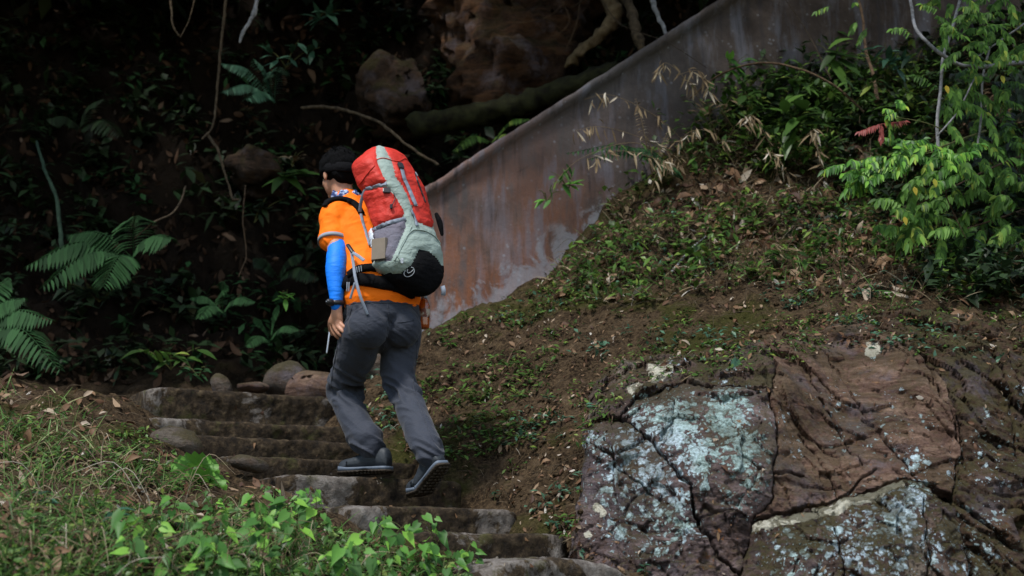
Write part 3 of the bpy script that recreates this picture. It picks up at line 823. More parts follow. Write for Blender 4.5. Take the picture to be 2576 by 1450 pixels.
for s in (-1, 1): ellipsoid(mb, HP(0.094, s * 0.012, -0.027), (0.009, 0.008, 0.007), HM, 10)
ellipsoid(mb, HP(0.082, 0, -0.052), (0.011, 0.022, 0.0055), HM, 14)
ellipsoid(mb, HP(0.080, 0, -0.061), (0.010, 0.018, 0.006), HM, 14)
def limb(pts, rad, n=4): tube(mb, pts, rad, 16, LD, n)
limb([J['ls'], J['ls'].lerp(J['le'], .5), J['le'], J['le'].lerp(J['lw'], .35), J['lw']], [0.054, 0.046, 0.038, 0.039, (0.029, 0.022)])
limb([J['rs'], J['rs'].lerp(J['re'], .5), J['re'], J['re'].lerp(J['rw'], .35), J['rw']], [0.054, 0.046, 0.038, 0.039, (0.029, 0.022)])
limb([J['lh'], J['lh'].lerp(J['lk'], .5), J['lk'], J['lk'].lerp(J['la'], .3), J['la']], [0.066, 0.056, 0.044, 0.040, 0.027])
limb([J['rh'], J['rh'].lerp(J['rk'], .5), J['rk'], J['rk'].lerp(J['ra'], .3), J['ra']], [0.060, 0.050, 0.040, 0.040, 0.027])
# left hand: palm and five fingers, half curled, back of the hand towards us
wr = J['lw']
kn = [W(834, 822, 6.60), W(841, 823, 6.575), W(849, 820, 6.56), W(856, 813, 6.56)]
t1 = [W(842, 842, 6.60), W(853, 841, 6.565), W(862, 834, 6.545), W(866, 823, 6.545)]
t2 = [W(853, 852, 6.61), W(865, 847, 6.575), W(872, 840, 6.555), W(874, 827, 6.555)]
tips = [W(861, 858, 6.63), W(872, 849, 6.595), W(879, 841, 6.575), W(879, 829, 6.575)]
pc = [wr + Vector((0, 0, 0.01)), W(847, 788, 6.56), W(846, 803, 6.565), W(845, 815, 6.575)]
tube(mb, pc, [(0.024, 0.019), (0.028, 0.017), (0.034, 0.015), (0.036, 0.013)], 18, Vector((1, -0.2, 0)), 4)
for k in range(4):
    tube(mb, [kn[k].lerp(wr, 0.25), kn[k], t1[k], t2[k], tips[k]], [0.0105, 0.0100, 0.0090, 0.0082, 0.0068], 12, Vector((0, 0, 1)), 3)
tube(mb, [W(838, 795, 6.59), W(831, 810, 6.63), W(831, 828, 6.66), W(836, 842, 6.67)], [0.013, 0.012, 0.0105, 0.0085], 12, Vector((0, 0, 1)), 3)
# right hand, closed round the pole in front of him
rw = J['rw']
tube(mb, [rw, rw + Vector((-0.035, 0.02, 0)), rw + Vector((-0.07, 0.035, 0))], [(0.028, 0.021), (0.034, 0.016), (0.032, 0.015)], 16, UPV, 3)
for k in range(4):
    b = rw + Vector((-0.075, 0.035, 0.028 - 0.019 * k))
    tube(mb, [b, b + Vector((-0.03, -0.004, 0)), b + Vector((-0.038, -0.032, 0)), b + Vector((-0.012, -0.040, 0))], [0.0095, 0.009, 0.0085, 0.0075], 10, UPV, 3)
tube(mb, [rw + Vector((-0.02, 0.0, 0.03)), rw + Vector((-0.05, -0.015, 0.045)), rw + Vector((-0.08, -0.012, 0.038))], [0.012, 0.0105, 0.0085], 10, UPV, 3)
body = mb.build('body', SKIN, person)
remesh(body, 0.0038, 3, 0.4)
body.data.materials.clear(); body.data.materials.append(SKIN)
for s in (-1, 1):
    e = MB(); ellipsoid(e, HP(0.074, s * 0.030, 0.004), (0.012, 0.013, 0.012), HM, 14); e.build('eye', EYEW, person)

def displace(o, fn):
    me = o.data
    off = Vector(person['_o'])
    co = np.empty(len(me.vertices) * 3); me.vertices.foreach_get('co', co); co = co.reshape(-1, 3)
    no = np.empty(len(me.vertices) * 3); me.vertices.foreach_get('normal', no); no = no.reshape(-1, 3)
    for i in range(len(co)):
        p = Vector(co[i]) + off
        co[i] += no[i] * fn(p)
    me.vertices.foreach_set('co', co.ravel()); me.update()

# hair: a cap of short strands
mb = MB()
ellipsoid(mb, HP(-0.012, 0, 0.042), (0.106, 0.086, 0.092), HM, 34)
ellipsoid(mb, HP(-0.062, 0, -0.008), (0.045, 0.070, 0.060), HM, 24)
hair = mb.build('hair', HAIRM, person)
remesh(hair, 0.005, 2)
hair.data.materials.clear(); hair.data.materials.append(HAIRM)
displace(hair, lambda p: 0.006 * noise.noise(p * 30) + 0.003 * noise.noise(Vector((p.x * 130, p.y * 130, p.z * 35))) + 0.006)
mb = MB(); rnd = random.Random(3)          # loose tufts on top
for k in range(520):
    th = rnd.uniform(0, 2 * PI); ph = rnd.uniform(0, 1.25)
    dr = Vector((math.sin(ph) * math.cos(th), math.sin(ph) * math.sin(th), math.cos(ph)))
    b = HP(-0.012 + dr.x * 0.102, dr.y * 0.082, 0.042 + dr.z * 0.090)
    dv = (HM @ (dr + Vector((0.5, rnd.uniform(-.5, .5), 0.35)))).normalized() * rnd.uniform(0.012, 0.026)
    sd_ = dv.cross(Vector((rnd.random(), rnd.random(), rnd.random()))).normalized() * 0.003
    mb.add([b - sd_, b + sd_, b + dv * 0.7 + sd_ * .6, b + dv + sd_ * .1, b + dv * 0.7 - sd_ * .6], [(0, 1, 2, 3, 4)])
mb.build('hair_tuft', HAIRM, hair_p := person)
# visor cap: band and brim
mb = MB(); rows = []
for k in range(40):
    th = 2 * PI * k / 40
    rr = []
    for (dr_, h) in ((0.0, -0.024), (0.006, -0.022), (0.007, 0.0), (0.006, 0.026), (0.0, 0.030), (-0.01, 0.0)):
        a = (0.104 + dr_) * math.cos(th) - 0.013; b = (0.083 + dr_) * math.sin(th)
        rr.append(HP(a, b, 0.026 + h - 0.022 * (-math.cos(th)) * 0.9 - (0.0 if math.cos(th) > 0 else 0.012)))
    rows.append(rr)
rows.append(rows[0]); mb.grid([r_[::-1] for r_ in rows], close=True)
cap = mb.build('visor_band', BLACKF, person)
mb = MB(); rows = []
for side_ in (0, 1):
    for k in range(9 if True else 0):
        q = k / 8
        row = []
        for j in range(21):
            an = R(-62) + R(124) * j / 20
            rr_ = 1 + q * 0.62 * math.cos(an * 1.25)
            a = 0.102 * math.cos(an) * rr_ - 0.010; b = 0.084 * math.sin(an) * (1 + q * 0.12)
            row.append(HP(a, b, 0.030 - 0.020 * q - 0.012 * (math.sin(an)) ** 2 * 1.4 + (0.003 if side_ == 0 else 0)))
        rows.append(row if side_ == 0 else row)
rows = rows[:9] + rows[9:][::-1]
mb.grid(rows, close=False); mb.build('brim', BLACKF, person)

# trousers
mb = MB()
tube(mb, [W(962, 752, 6.68), W(962, 775, 6.68), W(961, 806, 6.68), W(959, 832, 6.68)], [(0.188, 0.140), (0.196, 0.150), (0.200, 0.156), (0.170, 0.11)], 36, LD, 5)
ellipsoid(mb, W(1006, 826, 6.68) + Vector((0.01, -0.04, 0)), (0.095, 0.10, 0.105), None, 20)
ellipsoid(mb, W(922, 826, 6.58) + Vector((0.01, -0.03, 0)), (0.10, 0.10, 0.105), None, 20)
LLEG = [(912, 835, 6.60, .104), (897, 885, 6.68, .098), (882, 930, 6.77, .090), (869, 962, 6.85, .088), (868, 985, 6.86, .083), (875, 1011, 6.82, .076), (889, 1050, 6.76, .072), (908, 1088, 6.71, .074), (926, 1108, 6.67, .079), (936, 1122, 6.655, .066)]
RLEG = [(1010, 835, 6.74, .098), (1004, 885, 6.73, .090), (1000, 934, 6.71, .080), (1006, 968, 6.69, .072), (1016, 990, 6.67, .074), (1034, 1030, 6.58, .071), (1050, 1069, 6.49, .071), (1065, 1107, 6.41, .069), (1078, 1132, 6.36, .064), (1081, 1144, 6.34, .060)]
for LG in (LLEG, RLEG):
    tube(mb, [W(*q[:3]) for q in LG], [q[3] for q in LG], 26, LD, 4)
tr = mb.build('trousers', TROUS, person)
remesh(tr, 0.0055, 9, 0.5)
tr.data.materials.clear(); tr.data.materials.append(TROUS)
def fold(p):
    u_, v_ = UV(p)
    a = 0.0022
    kn_ = math.exp(-((v_ - 985) / 38) ** 2); an_ = math.exp(-((v_ - 1128) / 26) ** 2); hp = math.exp(-((v_ - 850) / 60) ** 2)
    a += 0.016 * kn_ + 0.012 * an_ + 0.001 * hp
    q = Vector((p.x * 9 + p.z * 6, p.y * 9, p.z * 22 + p.x * 12))
    n_ = noise.noise(q) ; r_ = 1 - abs(n_) * 3.2
    lng = noise.noise(Vector((p.x * 16 + p.z * 3, p.y * 16, p.z * 3)))
    return a * (max(-0.3, r_) - 0.35) + 0.006 * lng
displace(tr, fold)
# pocket seam, belt line and side seam
mb = MB(); tube(mb, [W(873, 765, 6.50), W(886, 800, 6.49), W(878, 815, 6.47)], [0.0022] * 3, 6, LD, 6)
# (kept slim: only the visible stitched line)
TBV = BVHTree.FromObject(tr, bpy.context.evaluated_depsgraph_get())
def on(bv, off, pts, out=0.003):
    """lay a photographed line onto a surface"""
    res = []
    for (u_, v_) in pts:
        r = ray(u_, v_).normalized()
        loc, nor, i, ds = bv.ray_cast(Vector((0, 0, CAMZ)) - off, r, 30)
        if loc is not None:
            if nor.dot(r) > 0: nor = -nor
            res.append((loc + off + nor * out, nor))
    return res
PO = Vector(person['_o'])
def dense(pts, n=10):
    return [tuple(q) for q in smooth_path(pts, n)]
def ribbon(mb, L, w, th=0.002, m=0, seg=None):
    """flat strap lying on a surface: L = [(point, normal)]"""
    rows = []
    for i, (p, n_) in enumerate(L):
        t = (L[min(i + 1, len(L) - 1)][0] - L[max(i - 1, 0)][0]).normalized()
        s_ = t.cross(n_).normalized() * (w / 2)
        rows.append([p - s_, p - s_ * .9 + n_ * th, p + s_ * .9 + n_ * th, p + s_, p + s_ * .9 - n_ * th, p - s_ * .9 - n_ * th])
    if len(rows) > 1: mb.grid(rows, close=True, m=m, cap=True)
for pts in ([(886, 772), (878, 800), (868, 812), (857, 830)], [(850, 870), (838, 930), (832, 975)], [(872, 768), (900, 762), (950, 762), (1000, 764), (1052, 768)], [(975, 764), (978, 800), (974, 840), (964, 880)], [(1000, 812), (1020, 810), (1042, 806)], [(1050, 850), (1046, 920), (1040, 970), (1062, 1040), (1090, 1110)]):
    L = on(TBV, PO, dense(pts), 0.001)
    mb = MB()
    if len(L) > 2:
        tube(mb, [l[0] for l in L], [0.002] * len(L), 6, LD, 1); mb.build('seam', TROUS, tr_p := person)
# the two shoes
def shoe(heel, toe, up, label, bend=0.0, ln=0.285):
    ax = (toe - heel).normalized()
    up = (up - ax * up.dot(ax)).normalized(); sd = up.cross(ax)
    def T(x, y, z):
        if bend and x > 0.19:
            c_, s_ = math.cos(bend), math.sin(bend)
            dx, dz = x - 0.19, z
            x = 0.19 + dx * c_ - dz * s_; z = dx * s_ + dz * c_
        return heel + ax * x + sd * y + up * z
    xs = [0.0, 0.01, 0.03, 0.06, 0.09, 0.12, 0.15, 0.18, 0.21, 0.24, 0.262, 0.277, 0.285]
    wd = [0.024, 0.033, 0.038, 0.040, 0.040, 0.041, 0.045, 0.050, 0.053, 0.051, 0.044, 0.033, 0.018]
    tp = [0.082, 0.108, 0.118, 0.120, 0.118, 0.110, 0.094, 0.084, 0.077, 0.073, 0.068, 0.060, 0.048]
    root_parts = []
    mb = MB(); rows = []
    P_ = smooth_path([(x, w_, t_) for x, w_, t_ in zip(xs, wd, tp)], 3)
    for q in P_:
        x, w_, t_ = q; row = []
        for j in range(22):
            th = 2 * PI * j / 22
            c_, s_ = math.cos(th), math.sin(th)
            y = w_ * math.copysign(abs(c_) ** 0.75, c_)
            z = 0.026 + (t_ - 0.026) * (0.5 + 0.5 * math.copysign(abs(s_) ** 0.8, s_))
            taper = 1 - 0.30 * max(0, (z - 0.03) / max(t_, .05))
            row.append(T(x, y * taper, z) )
        rows.append(row)
    mb.grid(rows, close=True, cap=True)
    sh = mb.build('shoe', SHOEM, person)
    if label: sh['label'] = label
    def band(z0, z1, grow, mat, name, lug=False):
        mb = MB(); rows = []
        for i, q in enumerate(P_):
            x, w_, t_ = q; w_ = w_ + grow
            zz1 = z1 + (0.010 * max(0, (x - 0.2) / 0.085) if name == 'midsole' else 0)
            zz0 = z0
            arch = 0.006 * math.exp(-((x - 0.12) / 0.03) ** 2)
            xx = x + (grow if i > len(P_) / 2 else -grow) * 0.8
            zb_ = zz0 + arch
            if lug: zb_ += 0.006 * (i % 2)
            rows.append([T(xx, -w_, zz1), T(xx, -w_ * 1.02, (zz1 + zb_) / 2), T(xx, -w_ * .94, zb_), T(xx, 0, zb_ + .001), T(xx, w_ * .94, zb_), T(xx, w_ * 1.02, (zz1 + zb_) / 2), T(xx, w_, zz1), T(xx, 0, zz1)])
        mb.grid(rows, close=True, cap=True)
        if lug:
            for k in range(13):
                x = 0.012 + k * 0.0212
                w_ = np.interp(x, xs, wd) * 0.92
                for s in (-1, 0, 1):
                    cy = s * w_ * 0.66; hw = w_ * 0.25
                    A = [T(x + sx * 0.0065, cy + sy * hw, zz) for zz in (z0 - 0.005, z0 + 0.006) for sx in (-1, 1) for sy in (-1, 1)]
                    mb.add(A, [(0, 1, 3, 2), (4, 6, 7, 5), (0, 4, 5, 1), (2, 3, 7, 6), (0, 2, 6, 4), (1, 5, 7, 3)])
        o = mb.build(name, mat, None)
        o.parent = sh
        o.data.transform(Matrix.Translation(-PO))
        return o
    band(0.013, 0.029, 0.003, MIDS, 'midsole')
    band(0.0, 0.014, 0.005, RUBB, 'outsole', True)
    # toe cap and side stripe
    mb = MB()
    for k in range(6):
        x = 0.125 + k * 0.016; z = np.interp(x, xs, tp) + 0.002; w_ = 0.016
        tube(mb, [T(x, -w_, z - 0.003), T(x + 0.006, 0, z + 0.002), T(x, w_, z - 0.003)], [0.0022] * 3, 6, ax, 3)
    o = mb.build('laces', BLACKF, None); o.parent = sh; o.data.transform(Matrix.Translation(-PO))
    mb = MB()
    for s in (-1, 1):
        rows = []
        for k in range(6):
            x = 0.215 + k * 0.0145; w_ = np.interp(x, xs, wd) + 0.0035; t_ = np.interp(x, xs, tp)
            rows.append([T(x, s * w_, 0.034), T(x, s * w_ * .97, t_ * 0.72), T(x, s * w_ * .86, t_ * .80)])
        mb.grid(rows if s > 0 else [r_[::-1] for r_ in rows])
    o = mb.build('toe_cap', SHOEM, None); o.parent = sh; o.data.transform(Matrix.Translation(-PO))
    return sh
hz = W(920, 1191, 6.58).z
def atz(p, z): return Vector((p.x, p.y, z))
hl = W(979, 1196, 6.62); tl = W(856, 1196, 6.78)
shoe(atz(hl, hz + 0.006), atz(tl, hz + 0.006), UPV, None, 0.0, )
he = W(1119, 1172, 6.28); to = W(1058, 1256, 6.43)
shoe(he, to, (he - to).cross(LD).normalized() * -1 if ((he - to).cross(LD)).z < 0 else (he - to).cross(LD).normalized(), 'lifted shoe, heel up, dark lugged sole showing', R(28))
# shirt
mb = MB()
tube(mb, [W(961, 752, 6.68), W(960, 735, 6.68), W(950, 690, 6.71), W(936, 640, 6.76), W(905, 570, 6.81), W(884, 528, 6.84), W(872, 508, 6.855)],
     [(0.208, 0.160), (0.200, 0.154), (0.182, 0.140), (0.180, 0.138), (0.182, 0.118), (0.115, 0.085), (0.075, 0.07)], 36, LD, 5)
tube(mb, [W(868, 532, 6.78), J['ls'] + Vector((0, 0, 0.004)), W(839, 572, 6.70), W(838, 604, 6.675)], [0.070, 0.075, 0.069, 0.068], 26, LD, 5)
tube(mb, [J['uch'].lerp(J['rs'], .6), J['rs'], J['rs'].lerp(J['re'], .55)], [0.072, 0.075, 0.068], 26, LD, 5)
sh_ = mb.build('shirt', SHIRT, person)
remesh(sh_, 0.006, 5, 0.5)
sh_.data.materials.clear(); sh_.data.materials.append(SHIRT)
def foldS(p):
    if p.z < W(0, 735, 6.7).z: return 0.004 * noise.noise(p * 14)
    q = Vector((p.x * 9 + p.z * 10, p.y * 9, p.z * 9 - p.x * 4))
    lo_ = max(0, (W(0, 700, 6.7).z - p.z) / 0.15)
    rg = 1 - min(1, abs(noise.noise(Vector((p.x * 9 + p.z * 7, p.y * 9, p.z * 5 - p.x * 9)))) * 5)
    return 0.004 * rg + 0.009 * noise.noise(q) + 0.004 * noise.noise(q * 2.3) + 0.006 * lo_ * noise.noise(Vector((p.x * 8, p.y * 8, p.z * 60)))
displace(sh_, foldS)
SBV = BVHTree.FromObject(sh_, bpy.context.evaluated_depsgraph_get())
# grey sleeve hem: ring just outside the sleeve mouth
mb = MB(); c0, c1 = W(839, 572, 6.70), W(838, 604, 6.675)
ax = (c1 - c0).normalized(); fr = frame_from(ax, LD); rows = []
for k in range(33):
    th = 2 * PI * k / 32; rd = fr[1] * math.cos(th) + fr[2] * math.sin(th)
    b = c1 + ax * 0.018
    rows.append([b + rd * 0.066, b + rd * 0.0745, b + rd * 0.0745 - ax * 0.018, b + rd * 0.066 - ax * 0.018])
mb.grid(rows, close=True); mb.build('sleeve_hem', TRIM, sh_p := person)
# arm sleeves
mb = MB()
ARM = [(846, 575, 6.70, .047), (848, 611, 6.66, .046), (847, 641, 6.62, .0475), (845, 672, 6.59, .0485), (844, 703, 6.575, .0425), (846, 734, 6.565, .036), (846, 757, 6.56, .0305), (847, 772, 6.56, (.028, .024))]
tube(mb, [W(*q[:3]) for q in ARM], [q[3] for q in ARM], 26, LD, 6)
a_ = mb.build('arm_sleeve', BLUE, person)
displace(a_, lambda p: (0.0012 + 0.0045 * math.exp(-((UV(p)[1] - 648) / 22) ** 2)) * noise.noise(Vector((p.x * 14 + p.z * 12, p.y * 14, p.z * 60))) + 0.002 * noise.noise(p * 22))
mb = MB()
tube(mb, [J['rs'].lerp(J['re'], .3), J['re'], J['re'].lerp(J['rw'], .5), J['rw']], [.047, .046, .042, (.031, .026)], 22, LD, 6)
mb.build('arm_sleeve', BLUE, person)
# watch
mb = MB(); c = W(847, 764, 6.56); ax = (W(847, 775, 6.56) - W(846, 750, 6.56)).normalized(); fr = frame_from(ax, LD); rows = []
for k in range(33):
    th = 2 * PI * k / 32; rd = fr[1] * math.cos(th) * 0.0335 + fr[2] * math.sin(th) * 0.030
    rows.append([c + rd - ax * .011, c + rd * 1.14 - ax * .010, c + rd * 1.14 + ax * .010, c + rd + ax * .011])
mb.grid(rows, close=True); wt = mb.build('watch', PLAS, person)
mb = MB(); cf = c + Vector((-0.022, -0.026, 0)); tube(mb, [cf, cf + Vector((-0.010, -0.012, 0))], [0.018, 0.016], 18, UPV, 1)
o = mb.build('watch_case', PLAS, None); o.parent = wt; o.data.transform(Matrix.Translation(-PO))
mb = MB(); cf = c + Vector((-0.0335, -0.0395, 0)); tube(mb, [cf, cf + Vector((-0.0012, -0.0015, 0))], [0.012, 0.012], 18, UPV, 1, cap=True)
o = mb.build('watch_face', EYEW if False else TRIM, None); o.parent = wt; o.data.transform(Matrix.Translation(-PO))
# neckerchief, blue and white print
m = NT('blue_print_cotton'); v = m.coord()
NECK = m.bsdf(m.mix(m.ramp(m.noise(v, 60, 4, .7), [(0.5, 0), (0.58, 1)]), (0.012, 0.03, 0.12), (0.36, 0.44, 0.62)), 0.8, m.noise(v, 30, 4), 0.5, 0.02)
mb = MB(); rows = []
for k in range(41):
    th = 2 * PI * k / 40
    c = J['neck'] + Vector((0.008, 0, 0.018)); rd = LD * math.cos(th) + FD * math.sin(th)
    w_ = 0.006 * math.sin(th * 7) + 0.004 * math.sin(th * 12)
    rows.append([c + rd * (0.055) + UPV * 0.022, c + rd * (0.070 + w_) + UPV * (0.030 + w_), c + rd * (0.082 + w_) + UPV * 0.006, c + rd * 0.080 - UPV * 0.022, c + rd * 0.06 - UPV * .02])
mb.grid([r_[::-1] for r_ in rows]); mb.build('neckerchief', NECK, person)
# ------------------------------------------------------------------ backpack
RED = cloth_mat('red_ripstop_fabric', (0.50, 0.026, 0.014), 0.6, 900, 0.15, 0.5, 0.35, dark=(0.38, 0.016, 0.010))
SAGE = cloth_mat('sage_grey_fabric', (0.27, 0.34, 0.31), 0.7, 900, 0.15, 0.5, 0.3, dark=(0.17, 0.22, 0.20))
MESHM = cloth_mat('grey_purple_mesh', (0.10, 0.075, 0.095), 0.8, 900, 0.4, 0.6, 0.2, dark=(0.17, 0.19, 0.24))
def CU(x, y): return (742.5 + .3074 * x, 334 + .3074 * y)
def inpoly(x, y, P):
    c = False; n = len(P); j = n - 1
    for i in range(n):
        if (P[i][1] > y) != (P[j][1] > y) and x < (P[j][0] - P[i][0]) * (y - P[i][1]) / (P[j][1] - P[i][1]) + P[i][0]: c = not c
        j = i
    return c
def dpoly(x, y, P):
    d = 1e9
    for i in range(len(P)):
        ax_, ay = P[i]; bx, by = P[(i + 1) % len(P)]
        vx, vy = bx - ax_, by - ay
        t = max(0, min(1, ((x - ax_) * vx + (y - ay) * vy) / (vx * vx + vy * vy + 1e-9)))
        d = min(d, math.hypot(x - ax_ - t * vx, y - ay - t * vy))
    return d
REG = [
 ('lid', 1, [(655,90),(560,100),(400,260),(400,400),(500,490),(580,456),(750,405),(700,330),(665,230)]),
 ('front_panel', 1, [(722,90),(840,90),(960,180),(1040,280),(1100,420),(1150,600),(1140,775),(1000,722),(985,660),(945,560),(900,455),(830,360),(800,240),(765,190)]),
 ('side_panel', 1, [(560,476),(700,455),(752,452),(820,520),(895,655),(880,690),(760,722),(650,790),(600,690),(540,560)]),
 ('mesh_pocket', 3, [(640,795),(900,705),(905,770),(850,890),(780,1045),(640,1045),(610,930),(603,830)]),
 ('base_panel', 2, [(1020,958),(1100,975),(1180,1030),(1220,1100),(1300,1200),(1200,1400),(950,1400),(800,1290),(640,1200),(560,1090),(640,1150),(700,1163),(860,1150),(950,1080)]),
 ('back_panel', 2, [(480,480),(535,500),(545,560),(600,690),(648,790),(600,830),(610,930),(636,1045),(600,1090),(500,1100),(500,700)]),
]
PR = [(369,956,11),(380,965,38),(395.5,967,57),(426,965,80),(457,978,87),(488,989,86),(518.5,1001,82),(549,1009,83),(580,1015.5,86),(611,1020,90),(641,1023.5,96),(672,1025,98),(700,1036,84),(722,1042,62),(738,1048,38),(745,1051,14)]
prs = smooth_path([(a, b, c, 6.66 - 0.10 * (a - 369) / 376) for a, b, c in PR], 9)
PB = W(1030, 700, 6.57)
pack = thing('backpack', 'large red and grey-green backpack with black base on the hiker\'s back', 'backpack', Vector((PB.x, PB.y, W(1050, 745, 6.57).z)))
PKO = Vector(pack['_o'])
rows = []; NS = 150
for q in prs:
    v_, uc, hw, d_ = q
    c = W(uc, v_, d_); hwm = max(hw, 3) * d_ / F
    a, b = 0.155 * hwm / 0.158, 0.118 * hwm / 0.158
    row = []
    for j in range(NS):
        th = 2 * PI * j / NS
        ct, st = math.cos(th), math.sin(th)
        ct = math.copysign(abs(ct) ** 0.78, ct); st = math.copysign(abs(st) ** 0.78, st)
        row.append(c + LD * (a * ct) + FD * (b * st))
    rows.append(row)
nr = len(rows); V_ = [p for r_ in rows for p in r_]
cen = [sum(r_, Vector()) / NS for r_ in rows]
camp = Vector((0, 0, CAMZ))
reg_v = []; newV = []
for i in range(nr):
    for j in range(NS):
        p = rows[i][j]; out = (p - cen[i]).normalized()
        n_ = out
        vis = (camp - p).normalized().dot(out) > -0.12
        u_, v_ = UV(p); x = (u_ - 742.5) / .3074; y = (v_ - 334) / .3074
        reg = -1
        if vis:
            for k, (nm, mi, P) in enumerate(REG):
                if inpoly(x, y, P): reg = k; break
            bd = min(dpoly(x, y, P) for nm, mi, P in REG)
        else:
            fside = (p - cen[i]).dot(FD) / (0.118 * max(prs[i][2], 3) * prs[i][3] / F / 0.158)
            if fside > 0.55: reg = 5
            elif v_ < 460: reg = 0
            elif v_ < 560: reg = 1
            elif v_ > 672: reg = 4
            bd = 60
        puff = 0.012 * (1 - math.exp(-bd / 22)) + (0.006 if reg in (0, 1, 2) else 0)
        wr_ = 0.0075 * noise.noise(Vector((p.x * 12 + p.z * 8, p.y * 12, p.z * 12))) + 0.0035 * noise.noise(Vector((p.x * 24, p.y * 24, p.z * 60)))
        if reg == 2: wr_ += 0.006 * noise.noise(Vector((p.x * 45 + p.z * 9, p.y * 45, p.z * 9)))
        newV.append(p + out * (puff + wr_ - 0.008)); reg_v.append(reg)
# faces by region
buckets = {}
for i in range(nr - 1):
    for j in range(NS):
        k = (j + 1) % NS
        f_ = (i * NS + j, (i + 1) * NS + j, (i + 1) * NS + k, i * NS + k)
        rs_ = [reg_v[q] for q in f_]
        buckets.setdefault(max(set(rs_), key=rs_.count), []).append(f_)
buckets.setdefault(4, []).append(tuple((nr - 1) * NS + j for j in range(NS))[::-1])
buckets.setdefault(0, []).append(tuple(j for j in range(NS)))
for rg, fs in buckets.items():
    used = sorted({q for f_ in fs for q in f_}); mp_ = {q: n_ for n_, q in enumerate(used)}
    mb = MB(); mb.add([newV[q] for q in used], [tuple(mp_[q] for q in f_) for f_ in fs])
    nm, mi = ('main_fabric', 0) if rg < 0 else (REG[rg][0], REG[rg][1])
    mb.build(nm, [SAGE, RED, BLACKF, MESHM][mi], pack)
allf = [f_ for fs in buckets.values() for f_ in fs]
KBV = BVHTree.FromPolygons(newV, allf)
Z0 = Vector((0, 0, 0))
def onp(cpts, out=0.003, n=10):
    return on(KBV, Z0, dense([CU(*q) for q in cpts], n), out)
def strap(name, cpts, w, mat=WEBB, out=0.003, parent=None, th=0.0016):
    L = onp(cpts, out)
    mb = MB(); ribbon(mb, L, w, th)
    return mb.build(name, mat, pack)
def cord(name, cpts, r, mat, out=0.003):
    L = onp(cpts, out); mb = MB(); tube(mb, [l[0] for l in L], [r] * len(L), 8, LD, 1)
    return mb.build(name, mat, pack)
strap('compression_strap', [(585,462),(660,440),(750,418)], 0.020)
strap('compression_strap', [(640,800),(700,765),(780,735),(905,705)], 0.020)
strap('lid_strap', [(868,300),(890,380),(930,470),(985,600)], 0.020, out=0.006)
strap('lower_strap', [(945,640),(970,690),(995,768)], 0.018, out=0.005)
cord('lid_piping', [(665,225),(720,210),(800,230),(850,235),(900,215),(960,260)], 0.0022, RED, 0.002)
cord('lid_piping', [(500,440),(545,400),(590,340),(650,270)], 0.002, RED, 0.002)
cord('pocket_piping', [(860,1045),(842,1000),(880,900),(945,812),(1000,796),(1080,815),(1150,862),(1205,945)], 0.0032, SAGE, 0.002)
cord('pocket_piping', [(815,1045),(870,940),(915,850),(950,770)], 0.0028, SAGE, 0.002)
cord('zip', [(980,335),(1000,400),(1030,480),(1062,570)], 0.0042, PLAS, 0.002)
cord('elastic_cord', [(800,500),(812,540),(800,580),(790,610)], 0.0022, PLAS, 0.006)
def lump(name, c, r, mat, out=0.006, par=None):
    L = on(KBV, Z0, [CU(*c)], out)
    p, n_ = L[0]; mb = MB()
    t = UPV - n_ * UPV.dot(n_); t.normalize(); s_ = n_.cross(t)
    A = []
    rows = []
    for h in (-1, -.8, .8, 1):
        k_ = 0.8 if abs(h) == 1 else 1
        rows.append([p + n_ * (r[2] * h) + s_ * (x * r[0] * k_) + t * (y * r[1] * k_) for x, y in ((-1, -.7), (-.7, -1), (.7, -1), (1, -.7), (1, .7), (.7, 1), (-.7, 1), (-1, .7))])
    mb.grid(rows, close=True, cap=True)
    return mb.build(name, mat, pack, smooth=False)
lump('buckle', (858,282), (0.014, 0.020, 0.006), PLAS, 0.009)
lump('buckle', (748,480), (0.018, 0.014, 0.006), PLAS, 0.006)
lump('cord_lock', (788,612), (0.006, 0.011, 0.007), PLAS, 0.009)
lump('zip_puller', (985,345), (0.003, 0.012, 0.002), TRIM, 0.007)
lump('zip_puller', (872,1050), (0.006, 0.012, 0.003), WHITEP, 0.006)
# round logo on the base: ring with a tick
LOGO = NT('logo_print'); LOGO = LOGO.bsdf((0.30, 0.33, 0.36), 0.6)
mb = MB()
def logo_line(pts):
    L = on(KBV, Z0, dense([CU(*q) for q in pts], 8), 0.003); tube(mb, [l[0] for l in L], [0.0016] * len(L), 6, LD, 1)
logo_line([(905,1130),(893,1150),(900,1172),(925,1178),(955,1165),(973,1140),(968,1112),(950,1104)])
logo_line([(922,1122),(918,1140),(928,1150),(950,1140),(970,1118)])
mb.build('logo', LOGO, pack)
# top haul tab and side tag hanging at the lower right
mb = MB(); p = W(1113, 720, 6.56)
ribbon(mb, [(p, Vector((0, -1, 0))), (p + Vector((0.006, 0, -0.02)), Vector((0, -1, 0))), (p + Vector((0.004, 0, -0.045)), Vector((0, -1, 0)))], 0.022, 0.002)
mb.build('strap_end', WEBB, pack)
